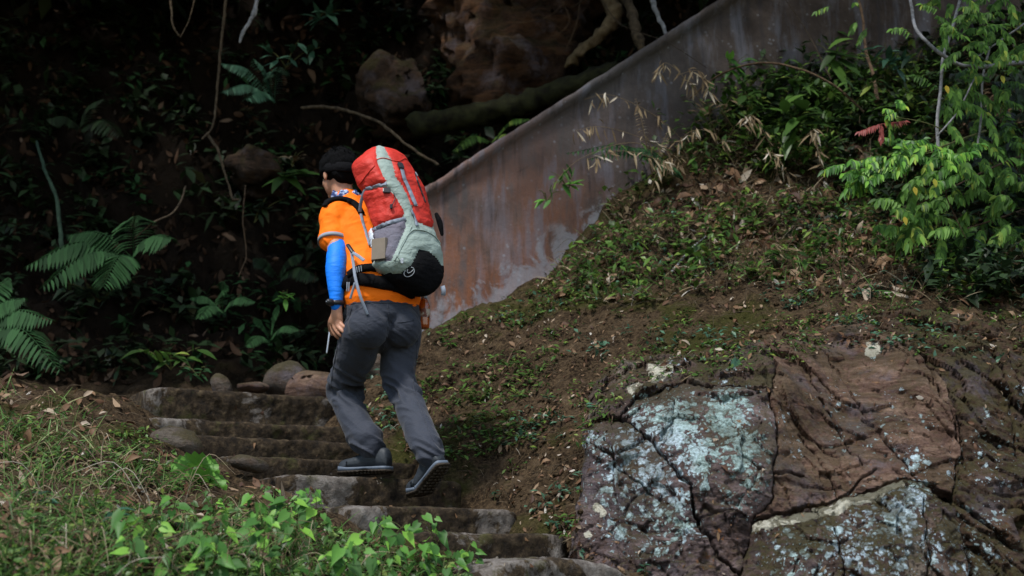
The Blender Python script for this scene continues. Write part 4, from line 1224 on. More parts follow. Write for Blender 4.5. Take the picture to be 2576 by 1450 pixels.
# shoulder strap over his left shoulder, hip belt, hanging webbing
def free(name, pts, w, mat, th=0.002, nrm=Vector((0, -1, 0)), n=8):
    L = [(Vector(q), nrm) for q in smooth_path([tuple(W(*p_)) for p_ in pts], n)]
    mb = MB(); ribbon(mb, L, w, th); return mb.build(name, mat, pack)
L = on(SBV, PO, dense([(818,522),(826,511),(840,505),(858,504),(878,508),(896,520),(908,540)], 8), 0.008)
mb = MB(); ribbon(mb, L, 0.034, 0.006); mb.build('shoulder_strap', BLACKF, pack)
L = on(SBV, PO, dense([(905,531),(912,560),(921,590),(930,620)], 8), 0.006)
mb = MB(); ribbon(mb, L, 0.014, 0.002); mb.build('strap_edge', WEBB, pack)
free('load_strap', [(926,473,6.53),(918,480,6.54),(909,505,6.57),(905,534,6.60)], 0.016, WEBB)
def tbelt(pts, w, th, mat, nm, out=0.010):
    L = on(SBV, PO, dense(pts, 8), out)
    mb = MB(); ribbon(mb, L, w, th); return mb.build(nm, mat, pack)
L = on(SBV, PO, dense([(870,716),(885,706),(905,704),(935,708),(965,714),(1000,722),(1035,738)], 8), 0.006)
mb = MB(); ribbon(mb, L, 0.060, 0.016); mb.build('hip_belt', BLACKF, pack)
L = on(SBV, PO, dense([(884,694),(900,684),(925,678),(945,680)], 8), 0.014)
mb = MB(); ribbon(mb, L, 0.034, 0.012); mb.build('lumbar_pad', BLACKF, pack)
for k in range(3):
    c = W(897 + 5.5 * k, 679 - 1.5 * k, 6.42); mb = MB(); tube(mb, [c + Vector((0, 0, .012)), c + Vector((.003, 0, -.012))], [0.0022] * 2, 6, LD, 1)
    mb.build('belt_slider', TRIM, pack)
for k in range(2):
    c = W(873 + 5 * k, 722, 6.46); mb = MB(); tube(mb, [c + Vector((0, 0, .02)), c + Vector((0, 0, -.02))], [0.003] * 2, 6, LD, 1)
    mb.build('belt_buckle', TRIM, pack)
free('webbing', [(884,634,6.49),(889,665,6.47),(894,700,6.44),(906,745,6.43),(918,775,6.44),(925,792,6.45)], 0.014, WEBB)
free('webbing', [(886,636,6.48),(900,644,6.45),(916,656,6.42)], 0.016, WEBB)
free('webbing', [(893,712,6.44),(886,735,6.45),(881,752,6.46)], 0.012, WEBB)
lump2 = MB(); tube(lump2, [W(876,618,6.52), W(888,636,6.49)], [(0.012,0.009)] * 2, 10, LD, 1); lump2.build('strap_buckle', PLAS, pack)
# strap stub on the far side
mb = MB(); tube(mb, [W(1098,540,6.66), W(1106,560,6.66), W(1112,590,6.66)], [0.010, 0.014, 0.008], 8, LD, 3); mb.build('side_strap', BLACKF, pack)
# ------------------------------------------------------------------ things carried
CARD = NT('tan_card'); CARD = CARD.bsdf(CARD.mix(CARD.noise(CARD.coord(), 20, 4), (0.24, 0.20, 0.16), (0.17, 0.14, 0.11)), 0.7)
L = on(KBV, Z0, [CU(695, 955)], 0.0); p, n_ = L[0]
n_ = (n_ + Vector((0, -0.4, 0))).normalized(); n_.z = 0; n_.normalize()
mb = MB(); s_ = UPV.cross(n_); tq = Vector((0, 0, 1))
rows = []
for h in (-0.012, -0.010, 0.014, 0.016):
    k_ = 0.975 if h in (-0.012, 0.016) else 1
    rows.append([p + n_ * h + s_ * (x * 0.038 * k_) + tq * (y * 0.050 * k_) for x, y in ((-1, -1), (1, -1), (1, 1), (-1, 1))])
mb.grid(rows, close=True, cap=True)
o = mb.build('carton', CARD, origin=p - tq * 0.05, smooth=False)
tag(o, 'small tan carton tucked in the mesh side pocket of the backpack', 'box')
mb = MB(); L = onp([(640,818),(648,860),(656,900),(662,940)], 0.018); ribbon(mb, L, 0.028, 0.003)
o = mb.build('tissue_pack', WHITEP, origin=L[-1][0]); tag(o, 'white tissue packet sticking out of the pocket beside the tan carton', 'tissue packet')
# bottle hanging at the right hip
m = NT('amber_tea'); AMB = m.bsdf(m.mix(m.noise(m.coord(), 20, 3), (0.55, 0.13, 0.015), (0.25, 0.035, 0.008)), 0.2, None, spec=0.5, coat=0.5)
m.p.inputs['Transmission Weight'].default_value = 0.35
BT = W(1066, 828, 6.74)
bot = thing('bottle', 'clear drink bottle with amber tea hanging behind the hiker\'s right hip', 'bottle', BT)
def lathe(mb, base, prof, seg=24, m=0):
    mb.grid([[base + Vector((r_ * math.cos(2 * PI * j / seg), r_ * math.sin(2 * PI * j / seg), z_)) for j in range(seg)] for r_, z_ in prof], close=True, m=m, cap=True)
mb = MB(); lathe(mb, BT, [(0.020, 0), (0.026, 0.004), (0.028, 0.02), (0.0265, 0.05), (0.028, 0.08), (0.028, 0.11), (0.02, 0.135), (0.012, 0.15)]); mb.build('bottle_body', AMB, bot)
mb = MB(); lathe(mb, BT, [(0.0285, 0.055), (0.0287, 0.056), (0.0287, 0.095), (0.0285, 0.096)])
m = NT('brown_label'); mb.build('label', m.bsdf(m.mix(m.ramp(m.noise(m.coord(), 30, 2), [(0.45, 0), (0.55, 1)]), (0.12, 0.03, 0.02), (0.35, 0.30, 0.25)), 0.5), bot)
mb = MB(); lathe(mb, BT, [(0.014, 0.148), (0.0145, 0.15), (0.0145, 0.168), (0.013, 0.17)]); mb.build('cap', TRIM, bot)
# slim pole in the right hand
tip = W(822, 888, 7.12); hnd = J['rw'] + Vector((-0.093, 0.018, 0.0))
ax = (hnd - tip).normalized()
pole = thing('trekking_pole', 'slim silver trekking pole held in front of the hiker, tip showing left of his trousers', 'pole', tip)
METAL = NT('silver_metal'); METAL = METAL.bsdf((0.5, 0.52, 0.55), 0.35, metal=0.8)
mb = MB(); tube(mb, [tip, tip.lerp(hnd, .5), hnd], [0.004, 0.0055, 0.007], 12, LD, 2); mb.build('shaft', METAL, pole)
mb = MB(); tube(mb, [hnd - ax * 0.05, hnd, hnd + ax * 0.05], [0.012, 0.011, 0.014], 14, LD, 3); mb.build('grip', PLAS, pole)
# ------------------------------------------------------------------ plants
rnd = random.Random(11)
def leaf(mb, base, d, n, ln, wd, shape='ovate', droop=0.3, fold=0.25, sec=4, m=0, curl=0.0):
    d = d.normalized(); s_ = d.cross(n)
    if s_.length < 1e-3: s_ = Vector((1, 0, 0))
    s_.normalize(); n = s_.cross(d)
    rows = []
    for i in range(sec + 1):
        t = i / sec
        if shape == 'ovate': w = math.sin(PI * t ** 0.75) ** 0.8 if t < 1 else 0
        elif shape == 'lance': w = math.sin(PI * t ** 0.85)
        elif shape == 'heart': w = (0.62 + 0.6 * math.sin(PI * min(1, t * 1.9)) * (t < .52) + 0) if t < 0.1 else max(0.0, (1 - ((t - 0.28) / 0.72)) ** 1.15) if t > 0.28 else 0.86 + 0.14 * (t / 0.28)
        elif shape == 'blade': w = (1 - t) ** 0.6
        elif shape == 'oblong': w = min(1, math.sin(PI * t) * 1.6)
        w = max(0.03, w) * wd / 2
        c = base + d * (ln * t) - Vector((0, 0, 1)) * (droop * ln * t * t) + n * (curl * ln * math.sin(PI * t))
        e = n * (fold * w)
        back = -d * (0.12 * ln) if (shape == 'heart' and i == 0) else Vector((0, 0, 0))
        rows.append([c - s_ * w + e + back, c, c + s_ * w + e + back])
    mb.grid(rows, m=m)
def stem(mb, pts, r0, r1, n=5, seg=6, m=0):
    k = len(pts)
    tube(mb, pts, [r0 + (r1 - r0) * i / (k - 1) for i in range(k)], seg, Vector((1, 0, 0.1)), n, m=m, cap=True)
def rv(s=1.0): return Vector((rnd.gauss(0, s), rnd.gauss(0, s), rnd.gauss(0, s)))

G_BRIGHT = leaf_mat('fresh_green_leaf', [(0.0, (0.025, 0.085, 0.016)), (0.35, (0.06, 0.17, 0.030)), (0.65, (0.13, 0.33, 0.045)), (0.9, (0.22, 0.45, 0.06)), (1.0, (0.38, 0.48, 0.07))], 0.45, 0.3)
G_MID = leaf_mat('mid_green_leaf', [(0.0, (0.014, 0.036, 0.007)), (0.5, (0.045, 0.105, 0.018)), (0.85, (0.10, 0.19, 0.035)), (1.0, (0.20, 0.26, 0.05))], 0.4, 0.25)
G_BLUE = leaf_mat('blue_green_leaf', [(0.0, (0.014, 0.045, 0.022)), (0.6, (0.045, 0.12, 0.075)), (1.0, (0.10, 0.21, 0.13))], 0.4, 0.2)
G_DARK = leaf_mat('dark_green_leaf', [(0.0, (0.005, 0.011, 0.004)), (0.6, (0.014, 0.032, 0.011)), (0.93, (0.030, 0.066, 0.025)), (1.0, (0.04, 0.035, 0.012))], 0.5, 0.15, 0.25)  # low leaf colours that carry part of the background's shade
G_FERN = leaf_mat('fern_leaf', [(0.0, (0.010, 0.036, 0.012)), (1.0, (0.032, 0.095, 0.032))], 0.7, 0.25, 0.12)
G_GRASS = leaf_mat('grass_blade', [(0.0, (0.035, 0.075, 0.018)), (0.45, (0.075, 0.18, 0.035)), (0.8, (0.15, 0.27, 0.07)), (1.0, (0.38, 0.36, 0.18))], 0.5, 0.3)
STRAW = leaf_mat('dry_straw', [(0.0, (0.10, 0.065, 0.035)), (0.6, (0.22, 0.16, 0.09)), (0.9, (0.38, 0.31, 0.21)), (1.0, (0.55, 0.50, 0.42))], 0.7, 0.15, 0.2)
DEAD = leaf_mat('dead_leaf', [(0.0, (0.045, 0.018, 0.010)), (0.35, (0.10, 0.045, 0.022)), (0.65, (0.18, 0.10, 0.05)), (0.85, (0.27, 0.18, 0.11)), (0.96, (0.40, 0.33, 0.26)), (1.0, (0.5, 0.47, 0.42))], 0.65, 0.12, 0.3)
DEADD = leaf_mat('dark_dead_leaf', [(0.0, (0.010, 0.005, 0.003)), (0.7, (0.045, 0.024, 0.015)), (0.95, (0.095, 0.055, 0.036)), (1.0, (0.16, 0.11, 0.08))], 0.8, 0.0, 0.1)  # darker copy of the dead leaf, hillside shade put into its colour
REDL = leaf_mat('red_leaf', [(0.0, (0.22, 0.045, 0.04)), (1.0, (0.34, 0.09, 0.08))], 0.45, 0.25)
YELL = leaf_mat('yellow_leaf', [(0.0, (0.40, 0.25, 0.02)), (1.0, (0.30, 0.30, 0.03))], 0.45, 0.3)
def bark(name, a, b, sc=30):
    m = NT(name); v = m.coord(); nz = m.noise(v, sc, 6, 0.7)
    return m.bsdf(m.mix(m.ramp(nz, [(0.35, 0), (0.65, 1)]), a, b), 0.9, nz, 0.8, 0.01, 0.15)
BARKP = bark('pale_grey_bark', (0.10, 0.10, 0.10), (0.34, 0.34, 0.36), 22)
BARKB = bark('brown_bark', (0.035, 0.022, 0.014), (0.12, 0.08, 0.05))
BARKD = bark('dark_bark', (0.018, 0.013, 0.009), (0.065, 0.048, 0.034))
BARKM = bark('liana_bark', (0.03, 0.023, 0.016), (0.115, 0.085, 0.055))
TWIG = bark('green_stem', (0.05, 0.06, 0.02), (0.12, 0.12, 0.05))

# ---- unseen dark canopy over the hillside, crowns placed to shade it and the bank
def tree(x, y, h, crown, label, n=2300, seed=0, cs=(2.6, 2.2, 1.0)):
    r_ = random.Random(seed)
    b = drop(x, y)[0]
    t = thing('tree', label, 'tree', b, 'forest trees above the hillside')
    mb = MB()
    top_ = Vector(crown)
    pts = [b + Vector((0, 0, -.2)), b.lerp(top_, .35) + Vector((.2, .1, .2)), b.lerp(top_, .7) + Vector((-.1, .1, .1)), top_ + Vector((0, 0, .6))]
    stem(mb, pts, 0.20, 0.07, 5, 10)
    for k in range(7):
        a = r_.uniform(0, 2 * PI)
        e = top_ + Vector((math.cos(a) * cs[0] * .7, math.sin(a) * cs[1] * .7, r_.uniform(-.2, .5)))
        s0 = pts[2].lerp(pts[3], r_.random())
        stem(mb, [s0, s0.lerp(e, .5) + Vector((0, 0, .25)), e], 0.06, 0.015, 4, 6)
    mb.build('trunk', BARKD, t)
    mb = MB()
    cl = [(r_.uniform(-1, 1), r_.uniform(-1, 1), r_.uniform(-1, 1)) for _ in range(46)]
    for k in range(n):
        c = cl[k % 46]
        p = top_ + Vector((c[0] * cs[0] + r_.gauss(0, .3), c[1] * cs[1] + r_.gauss(0, .3), c[2] * cs[2] * .6 + r_.gauss(0, .18)))
        d = Vector((r_.gauss(0, 1), r_.gauss(0, 1), r_.gauss(0, .5) - .3)); nn = Vector((r_.gauss(0, .5), r_.gauss(0, .5), 1))
        leaf(mb, p, d, nn, r_.uniform(.18, .30), r_.uniform(.10, .15), 'ovate', 0.2, 0.1, 2)
    mb.build('crown', G_DARK, t)
tree(-5.2, 12.9, 0, (-5.0, 9.9, 7.0), 'forest tree whose crown shades the far left of the hillside', 3400, 1)
tree(-2.2, 13.2, 0, (-2.1, 9.9, 6.9), 'forest tree whose crown hangs over the ferns and lianas', 3400, 2)
tree(0.9, 13.2, 0, (0.8, 10.2, 7.2), 'forest tree whose crown hangs over the wall and the gnarled roots', 3400, 3)
tree(4.3, 7.3, 0, (3.0, 6.1, 6.6), 'unseen tree, its crown added to shade the right edge of the bank', 1500, 5, (1.3, 1.2, .7))  # out-of-view tree added only to shade the right side of the bank
tree(4.0, 12.8, 0, (3.9, 10.4, 7.9), 'forest tree whose crown hangs over the upper right bank', 2300, 4)

# ---- ray-sampled scattering over the ground
_av, _af = list(map(Vector, verts_g)), list(faces_g)
for o_ in list(bpy.data.objects):
    if o_.type == 'MESH' and o_.name.split('.')[0] in ('rock', 'stone_step'):
        n0 = len(_av); l_ = o_.location
        _av += [v_.co + l_ for v_ in o_.data.vertices]; _af += [[i_ + n0 for i_ in p_.vertices] for p_ in o_.data.polygons]
ABVH = BVHTree.FromPolygons(_av, _af)
def scatter(poly, n, jit=0, seed=0):
    r_ = random.Random(seed); out = []
    us = [p[0] for p in poly]; vs = [p[1] for p in poly]; tries = 0
    while len(out) < n and tries < n * 12:
        tries += 1
        u_ = r_.uniform(min(us), max(us)); v_ = r_.uniform(min(vs), max(vs))
        if not inpoly(u_, v_, poly): continue
        p, q = hit(u_, v_, ABVH)
        if p is None: continue
        out.append((p, q, u_, v_))
    return out
LEFTB = [(-350,960),(0,965),(200,985),(340,1010),(380,1080),(430,1150),(560,1180),(720,1240),(900,1330),(1060,1400),(1180,1460),(1180,1620),(-500,1620)]
RIGHTB = [(900,1000),(960,900),(1085,838),(1350,712),(1500,570),(1620,440),(1760,310),(1960,200),(2250,100),(2900,20),(2900,1000),(2400,900),(2000,860),(1800,900),(1560,980),(1480,1080),(1460,1400),(1600,1440),(1430,1350),(1300,1290),(1160,1205),(1045,1170),(960,1100)]
RIGHTTOP = [(1350,712),(1500,570),(1620,440),(1760,310),(1960,200),(2250,100),(2900,20),(2900,780),(2300,760),(1900,720),(1600,760),(1400,760)]
BACKB = [(-500,-200),(1800,-200),(1800,10),(1100,450),(1070,820),(930,950),(200,975),(-500,955)]
OUTC = [(1480,1000),(1900,880),(2600,830),(2900,1500),(1500,1500)]
def litter(name, poly, n, mat, smin, smax, seed, shape=('ovate', 'lance'), up=0.4, asp=(.3, .5), sec=3, lift=0.012, curl=.15, parent=None, mbx=None):
    r_ = random.Random(seed); mb = mbx or MB()
    for p, q, u_, v_ in scatter(poly, n, 0, seed):
        if noise.noise(p * 2.8) + .6 * noise.noise(p * 7) < -.12 and r_.random() < .75: continue
        nn = (q + Vector((r_.gauss(0, up), r_.gauss(0, up), r_.gauss(0, up) * .7))).normalized()
        d = nn.cross(Vector((r_.gauss(0, 1), r_.gauss(0, 1), r_.gauss(0, 1))))
        ln = smin + (smax * 1.12 - smin) * r_.random() ** 1.7
        leaf(mb, p + q * r_.uniform(0, lift) - d.normalized() * ln * .5, d, nn, ln, ln * r_.uniform(*asp), r_.choice(shape), r_.gauss(0, .15), r_.gauss(0, .5), sec, 0, r_.gauss(0, curl))
    if mbx is None:
        return mb.build(name, mat)
mb = MB()
litter('', LEFTB, 2600, DEAD, .02, .09, 21, mbx=mb); litter('', RIGHTB, 5600, DEAD, .012, .05, 22, mbx=mb); litter('', RIGHTTOP, 2600, DEAD, .03, .10, 24, up=.7, mbx=mb)
litter('', [(1800,400),(2150,330),(2320,560),(2300,700),(1950,640),(1650,600)], 420, DEAD, .05, .11, 25, up=.9, lift=.05, curl=.25, mbx=mb)
TOPEDGE = [(1430,1010),(1560,890),(1900,825),(2200,770),(2700,790),(2700,890),(2200,870),(1950,915),(1600,975),(1490,1110)]
litter('', TOPEDGE, 520, DEAD, .012, .05, 26, mbx=mb)
litter('', [(400,965),(840,1000),(1160,1205),(1430,1345),(1600,1440),(1150,1440),(560,1140)], 170, DEAD, .015, .045, 27, mbx=mb)
litter('', [(1470,1010),(1900,880),(2500,860),(2576,1450),(1500,1450)], 130, DEAD, .012, .04, 28, mbx=mb)
o = mb.build('leaf_litter', DEAD); tag(o, 'brown and tan fallen leaves scattered over both banks', 'leaf litter', kind='stuff')
mb = MB()
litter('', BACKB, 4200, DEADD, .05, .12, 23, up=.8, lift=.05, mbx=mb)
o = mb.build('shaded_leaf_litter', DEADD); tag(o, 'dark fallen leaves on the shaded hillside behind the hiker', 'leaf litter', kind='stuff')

def blades(poly, n, mat, lmin, lmax, w, seed, name, label, cat, lean=.5, updir=1.0, sec=4, droop=.5):
    r_ = random.Random(seed); mb = MB()
    for p, q, u_, v_ in scatter(poly, n, 0, seed):
        if noise.noise(p * 2.2 + Vector((seed, 0, 0))) < -0.15: continue
        d = Vector((r_.gauss(0, lean), r_.gauss(0, lean), updir + r_.gauss(0, .3)))
        ln = r_.uniform(lmin, lmax)
        leaf(mb, p - q * .01, d, Vector((r_.gauss(0, 1), -1, .3)), ln, w * r_.uniform(.6, 1.4), 'blade', r_.uniform(.1, droop * 1.6), .2, sec)
    o = mb.build(name, mat); tag(o, label, cat, kind='stuff'); return o
GRASSZ = [(-350,965),(150,1000),(330,1120),(430,1190),(700,1290),(950,1380),(1150,1460),(1150,1600),(-500,1600)]
blades(GRASSZ, 7500, G_GRASS, .05, .20, .0065, 31, 'grass', 'thin green grass on the left bank beside the steps', 'grass', .8)
blades(GRASSZ, 3000, STRAW, .05, .20, .0045, 32, 'dry_grass', 'tangled pale dry grass on the left bank', 'grass', 1.3, .5, 4, .5)
blades(RIGHTTOP, 5200, STRAW, .06, .20, .008, 33, 'dry_grass', 'pale dry straw standing and lying on the upper right bank', 'grass', .9, .9, 4, .5)
blades([(1430,1010),(1560,890),(1900,825),(2200,770),(2700,790),(2700,890),(2200,870),(1950,915),(1600,975),(1490,1110)], 900, STRAW, .02, .08, .004, 35, 'dry_grass', 'dry straw and rootlets hanging over the top edge of the rocks', 'grass', 1.2, -.1, 3, .8)
blades(RIGHTB, 4500, STRAW, .02, .09, .004, 34, 'dry_grass', 'short dry rootlets and straw on the earth bank beside the wall', 'grass', 1.2, .2, 3, .8)
def ground_cover(poly, n, mat, smin, smax, seed, label, name='ground_cover', clump=.05, hgt=.03, parent=None):
    r_ = random.Random(seed); mb = MB()
    for p, q, u_, v_ in scatter(poly, n, 0, seed):
        if noise.noise(p * 1.9 + Vector((seed, 3, 0))) < clump: continue
        for k in range(r_.randint(3, 7)):
            o_ = Vector((r_.gauss(0, .02), r_.gauss(0, .02), 0)) + q * r_.uniform(0.0, hgt)
            d = Vector((r_.gauss(0, 1), r_.gauss(0, 1), r_.gauss(0, .5) + .1)); ln = r_.uniform(smin, smax)
            leaf(mb, p + o_, d, Vector((r_.gauss(0, .4), -.5, 1)), ln, ln * r_.uniform(.35, .6), 'ovate', .2, .2, 2)
    o = mb.build(name, mat); tag(o, label, 'ground cover', kind='stuff'); return o
ground_cover(RIGHTB, 2600, G_MID, .014, .038, 41, 'small green seedling leaves dotted over the earth bank right of the steps', clump=.06)
ground_cover(RIGHTTOP, 2000, G_MID, .03, .08, 42, 'low leafy green growth along the upper right bank', clump=-.15, hgt=.16)
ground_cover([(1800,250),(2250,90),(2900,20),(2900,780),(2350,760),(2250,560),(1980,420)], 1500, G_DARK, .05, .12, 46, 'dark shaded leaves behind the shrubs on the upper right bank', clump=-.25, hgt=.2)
ground_cover(RIGHTB, 1500, G_BLUE, .02, .045, 47, 'small blue-green weeds in clumps on the earth bank', clump=.12, hgt=.05)
ground_cover([(930,960),(1085,838),(1350,712),(1500,600),(1560,700),(1350,1000),(1250,1150),(1050,1170)], 520, G_MID, .02, .05, 48, 'leafy weeds along the wall foot and beside the steps', clump=-.05, hgt=.05)
ground_cover([(1430,1010),(1560,890),(1900,825),(2200,770),(2700,790),(2700,890),(2200,870),(1950,915),(1600,975),(1490,1110)], 420, G_MID, .012, .035, 50, 'small weeds growing along the top edge of the rocks', clump=-.05)
CREST = [(1680,400),(1760,310),(1960,200),(2300,110),(2360,480),(2150,470),(1950,430)]
ground_cover(CREST, 620, G_MID, .04, .10, 53, 'tangled green leaves along the crest of the upper right bank', clump=-.3, hgt=.30)
blades(CREST, 900, STRAW, .14, .34, .008, 54, 'dry_grass', 'tall pale dry grass tangled along the crest of the bank', 'grass', .6, 1.2, 5, .6)
blades(RIGHTTOP, 1500, G_GRASS, .08, .24, .008, 55, 'grass', 'green grass blades among the straw of the upper right bank', 'grass', .7, 1.0, 4, .6)
ground_cover(BACKB, 1500, G_FERN, .05, .12, 49, 'dim green leaves in patches over the shaded hillside', name='undergrowth', clump=.16, hgt=.2)
ground_cover(LEFTB, 3600, G_MID, .012, .042, 43, 'small green leaves mixed into the grass of the left bank', clump=-.05)
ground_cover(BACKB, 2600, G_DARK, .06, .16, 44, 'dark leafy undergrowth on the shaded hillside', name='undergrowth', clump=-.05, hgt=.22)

# clods and small stones in the soil, matted twigs
r_ = random.Random(61); mb = MB()
ICO = bmesh.new(); bmesh.ops.create_icosphere(ICO, subdivisions=1, radius=1); IV = [v_.co.copy() for v_ in ICO.verts]; IF = [tuple(v_.index for v_ in f_.verts) for f_ in ICO.faces]; ICO.free()
for p, q, u_, v_ in scatter(RIGHTB, 2600, 0, 62) + scatter(LEFTB, 500, 0, 63):
    rr = 0.004 + 0.014 * r_.random() ** 3; sq = (r_.uniform(.7, 1.4), r_.uniform(.7, 1.4), r_.uniform(.4, .9))
    mb.add([p + Vector((a.x * sq[0], a.y * sq[1], a.z * sq[2])) * (rr * r_.uniform(.75, 1.2)) for a in IV], IF)
o = mb.build('soil_clods', SOIL, smooth=False); tag(o, 'crumbs of earth and pebbles lying on the banks', 'soil crumbs', kind='stuff')
mb = MB()
for p, q, u_, v_ in scatter(RIGHTB, 900, 0, 64) + scatter(RIGHTTOP, 700, 0, 66) + scatter(LEFTB, 600, 0, 65):
    d = Vector((r_.gauss(0, 1), r_.gauss(0, .6), r_.gauss(0, .7))).normalized() * r_.uniform(.04, .16)
    tube(mb, [p - d * .5 + q * .012, p + q * r_.uniform(.012, .04) + rv(.008), p + d * .5 + q * .012], [.0012, .0018, .001], 4, UPV, 2)
o = mb.build('matted_twigs', BARKM); tag(o, 'thin dry twigs and rootlets matted over the banks', 'twigs', kind='stuff')
# ---- loose twigs on the banks
def twig(pts, r, label, name='twig', mat=BARKB, grp=None):
    P = [hit(u_, v_)[0] + Vector((0, -0.02, .012 + h)) for u_, v_, h in pts]
    mb = MB(); stem(mb, P, r, r * .5, 5, 7)
    o = mb.build(name, mat, origin=P[0]); tag(o, label, 'twig', grp); return o
twig([(1690,690,0),(1740,640,.02),(1775,610,.02)], .008, 'grey stick lying aslant in the middle of the earth bank', mat=BARKP)
twig([(1262,950,0),(1290,900,.02),(1312,865,.01)], .006, 'thin brown stick standing out of the bank below the wall')
twig([(2040,600,0),(2110,680,.02)], .005, 'short pale stick on the bank under the broad-leaved seedling', mat=BARKM)
twig([(0,1210,.02),(60,1170,.03),(130,1120,.03)], .005, 'thin dry stick across the grass at the left edge')
twig([(150,1090,.02),(210,1150,.04),(260,1200,.02)], .004, 'thin pale stem lying in the leaf litter left of the steps', mat=BARKM)
twig([(300,1440,.03),(480,1395,.07),(570,1350,.05)], .004, 'curved dry stem over the lower left leaves', mat=BARKM)

# ---- heart-leaved vine plants in the foreground
def vine_plant(u_, v_, size, nl, seed, label, grp='heart-leaved vine plants at the foot of the steps', mat=G_BRIGHT, dd=None):
    r_ = random.Random(seed)
    b, q = hit(u_, v_)
    if b is None: return
    t = thing('vine_plant', label, 'plant', b, grp)
    ms = MB(); ml = MB()
    tipd = Vector((r_.uniform(-.6, .6), -.25, 1)).normalized()
    H = size * r_.uniform(2.4, 4.0)
    pts = [b, b + tipd * H * .5 + rv(.01), b + tipd * H + Vector((r_.uniform(-.04, .04), -.02, -.01))]
    stem(ms, pts, .0028, .0014, 4, 5)
    path = [Vector(p) for p in smooth_path(pts, 6)]
    for k in range(nl):
        p = path[min(len(path) - 1, int((0.15 + .85 * k / max(1, nl - 1)) * (len(path) - 1)))]
        a = r_.uniform(0, 2 * PI)
        out = Vector((math.cos(a), math.sin(a) * .7 - .35, r_.uniform(.0, .6))).normalized()
        e = p + out * size * r_.uniform(.4, 1.0)
        stem(ms, [p, p.lerp(e, .5) + Vector((0, 0, size * .15)), e], .0013, .0009, 2, 4)
        ld = Vector((out.x * .8 + r_.gauss(0, .3), out.y * .4 - .35, -.55 + r_.gauss(0, .35)))
        nn = Vector((r_.gauss(0, .45), -.75, .75 + r_.gauss(0, .3)))
        ln = size * r_.uniform(.4, 1.35)
        leaf(ml, e, ld, nn, ln, ln * r_.uniform(.62, .8), 'heart', r_.uniform(.0, .25), r_.uniform(.1, .45), 6)
    ms.build('stem', TWIG, t); ml.build('leaves', mat, t)
    return t
LOWV = 'heart-leaved green vine plant in the thicket along the bottom edge, left of the steps'
VL = {0: 'uppermost vine plant at the left end of the thicket, under the pleated leaves', 1: 'vine plant in the left third of the thicket, halfway down', 2: 'vine plant with long leaves at the left margin of the thicket', 3: 'vine plant right of the left-end ones, midway up the thicket', 6: 'vine plant low in the middle of the thicket, left of its centre', 7: 'vine plant low below the upright leafy one', 10: 'vine plant low under the pale patch of the third step', 11: 'vine plant just left of the small vine sprout', 15: 'vine plant at the bottom edge below the small vine sprout', 13: 'vine plant right at the bottom', 19: 'vine plant at the bottom edge in the very middle of the thicket', 23: 'tiny vine plant left of the pale end of the grey step', 29: 'vine plant in the bottom left end of the thicket, beside the grass', 30: 'vine plant at the bottom edge beside the rightmost vine plant', 20: 'vine plant at the bottom edge below the dark second step', 21: 'vine plant low in the left end of the thicket', 22: 'small vine plant far left, in the straw-coloured grass', 17: 'small-leaved vine plant high in the thicket below the pleated leaves'}
VP = [(470,1330,.075,9,None),(520,1400,.085,9,None),(430,1440,.10,7,None),(610,1380,.08,9,None),(690,1330,.075,9,'vine plant whose leaves touch the left end of the third step'),
 (740,1290,.07,8,'vine plant climbing at the left end of the grey step under the hiker'),(650,1440,.09,9,None),(760,1400,.08,9,None),(830,1350,.085,9,'upright leafy vine plant just left of the third step from the bottom'),
 (900,1300,.075,8,'vine plant with leaves standing in front of the pale patch on the third step'),(880,1420,.085,9,None),(960,1390,.08,8,None),(1010,1345,.05,6,'small vine sprout rising in front of the dark second step'),
 (1110,1390,.075,9,'bright vine plant in front of the right part of the second step'),(1190,1440,.07,8,'rightmost vine plant, its pointed leaves reaching over the lowest step'),(1050,1440,.08,9,None),
 (1160,1370,.06,5,'small pointed-leaf vine sprig against the second step'),(560,1290,.06,7,None),(1330,1475,.045,4,'single bright sprout poking up in front of the pale lowest step'),(780,1470,.09,8,None),(960,1475,.09,8,None),(580,1470,.09,8,None),(370,1390,.075,6,None),(700,1250,.045,6,None),
 (500,1480,.09,9,'vine plant at the very bottom edge, below the left third of the thicket'),(840,1475,.085,9,'vine plant at the very bottom edge, right of the middle of the thicket'),(640,1330,.07,9,'vine plant with mixed small and large leaves high in the middle of the thicket'),(800,1310,.06,8,'leafy vine plant close against the soil left of the grey step'),(930,1350,.065,8,'vine plant below the right half of the third step'),(330,1475,.09,6,None),(1120,1480,.08,7,None)]
for i, (a, b, s, n_, lab) in enumerate(VP):
    vine_plant(a, b + 12, s * .64, n_ + 4, 100 + i, lab or VL.get(i, LOWV))
r_ = random.Random(91); mb = MB()
for p, q, u_, v_ in scatter([(-100,985),(300,1090),(430,1200),(700,1300),(900,1400),(900,1500),(-100,1500)], 220, 0, 92):
    ln = r_.uniform(.12, .34); a = r_.uniform(0, 6.28); d = Vector((math.cos(a), math.sin(a) * .6 - .2, 0))
    tube(mb, [p, p + d * ln * .35 + Vector((0, 0, ln * r_.uniform(.25, .5))), p + d * ln * .8 + Vector((0, 0, ln * r_.uniform(.05, .4)))], [.0014, .0014, .0007], 4, UPV, 4)
o = mb.build('dry_stems', STRAW); tag(o, 'long arching dry stems over the grass of the left bank', 'dry stems', kind='stuff')
r_ = random.Random(93); mb = MB()
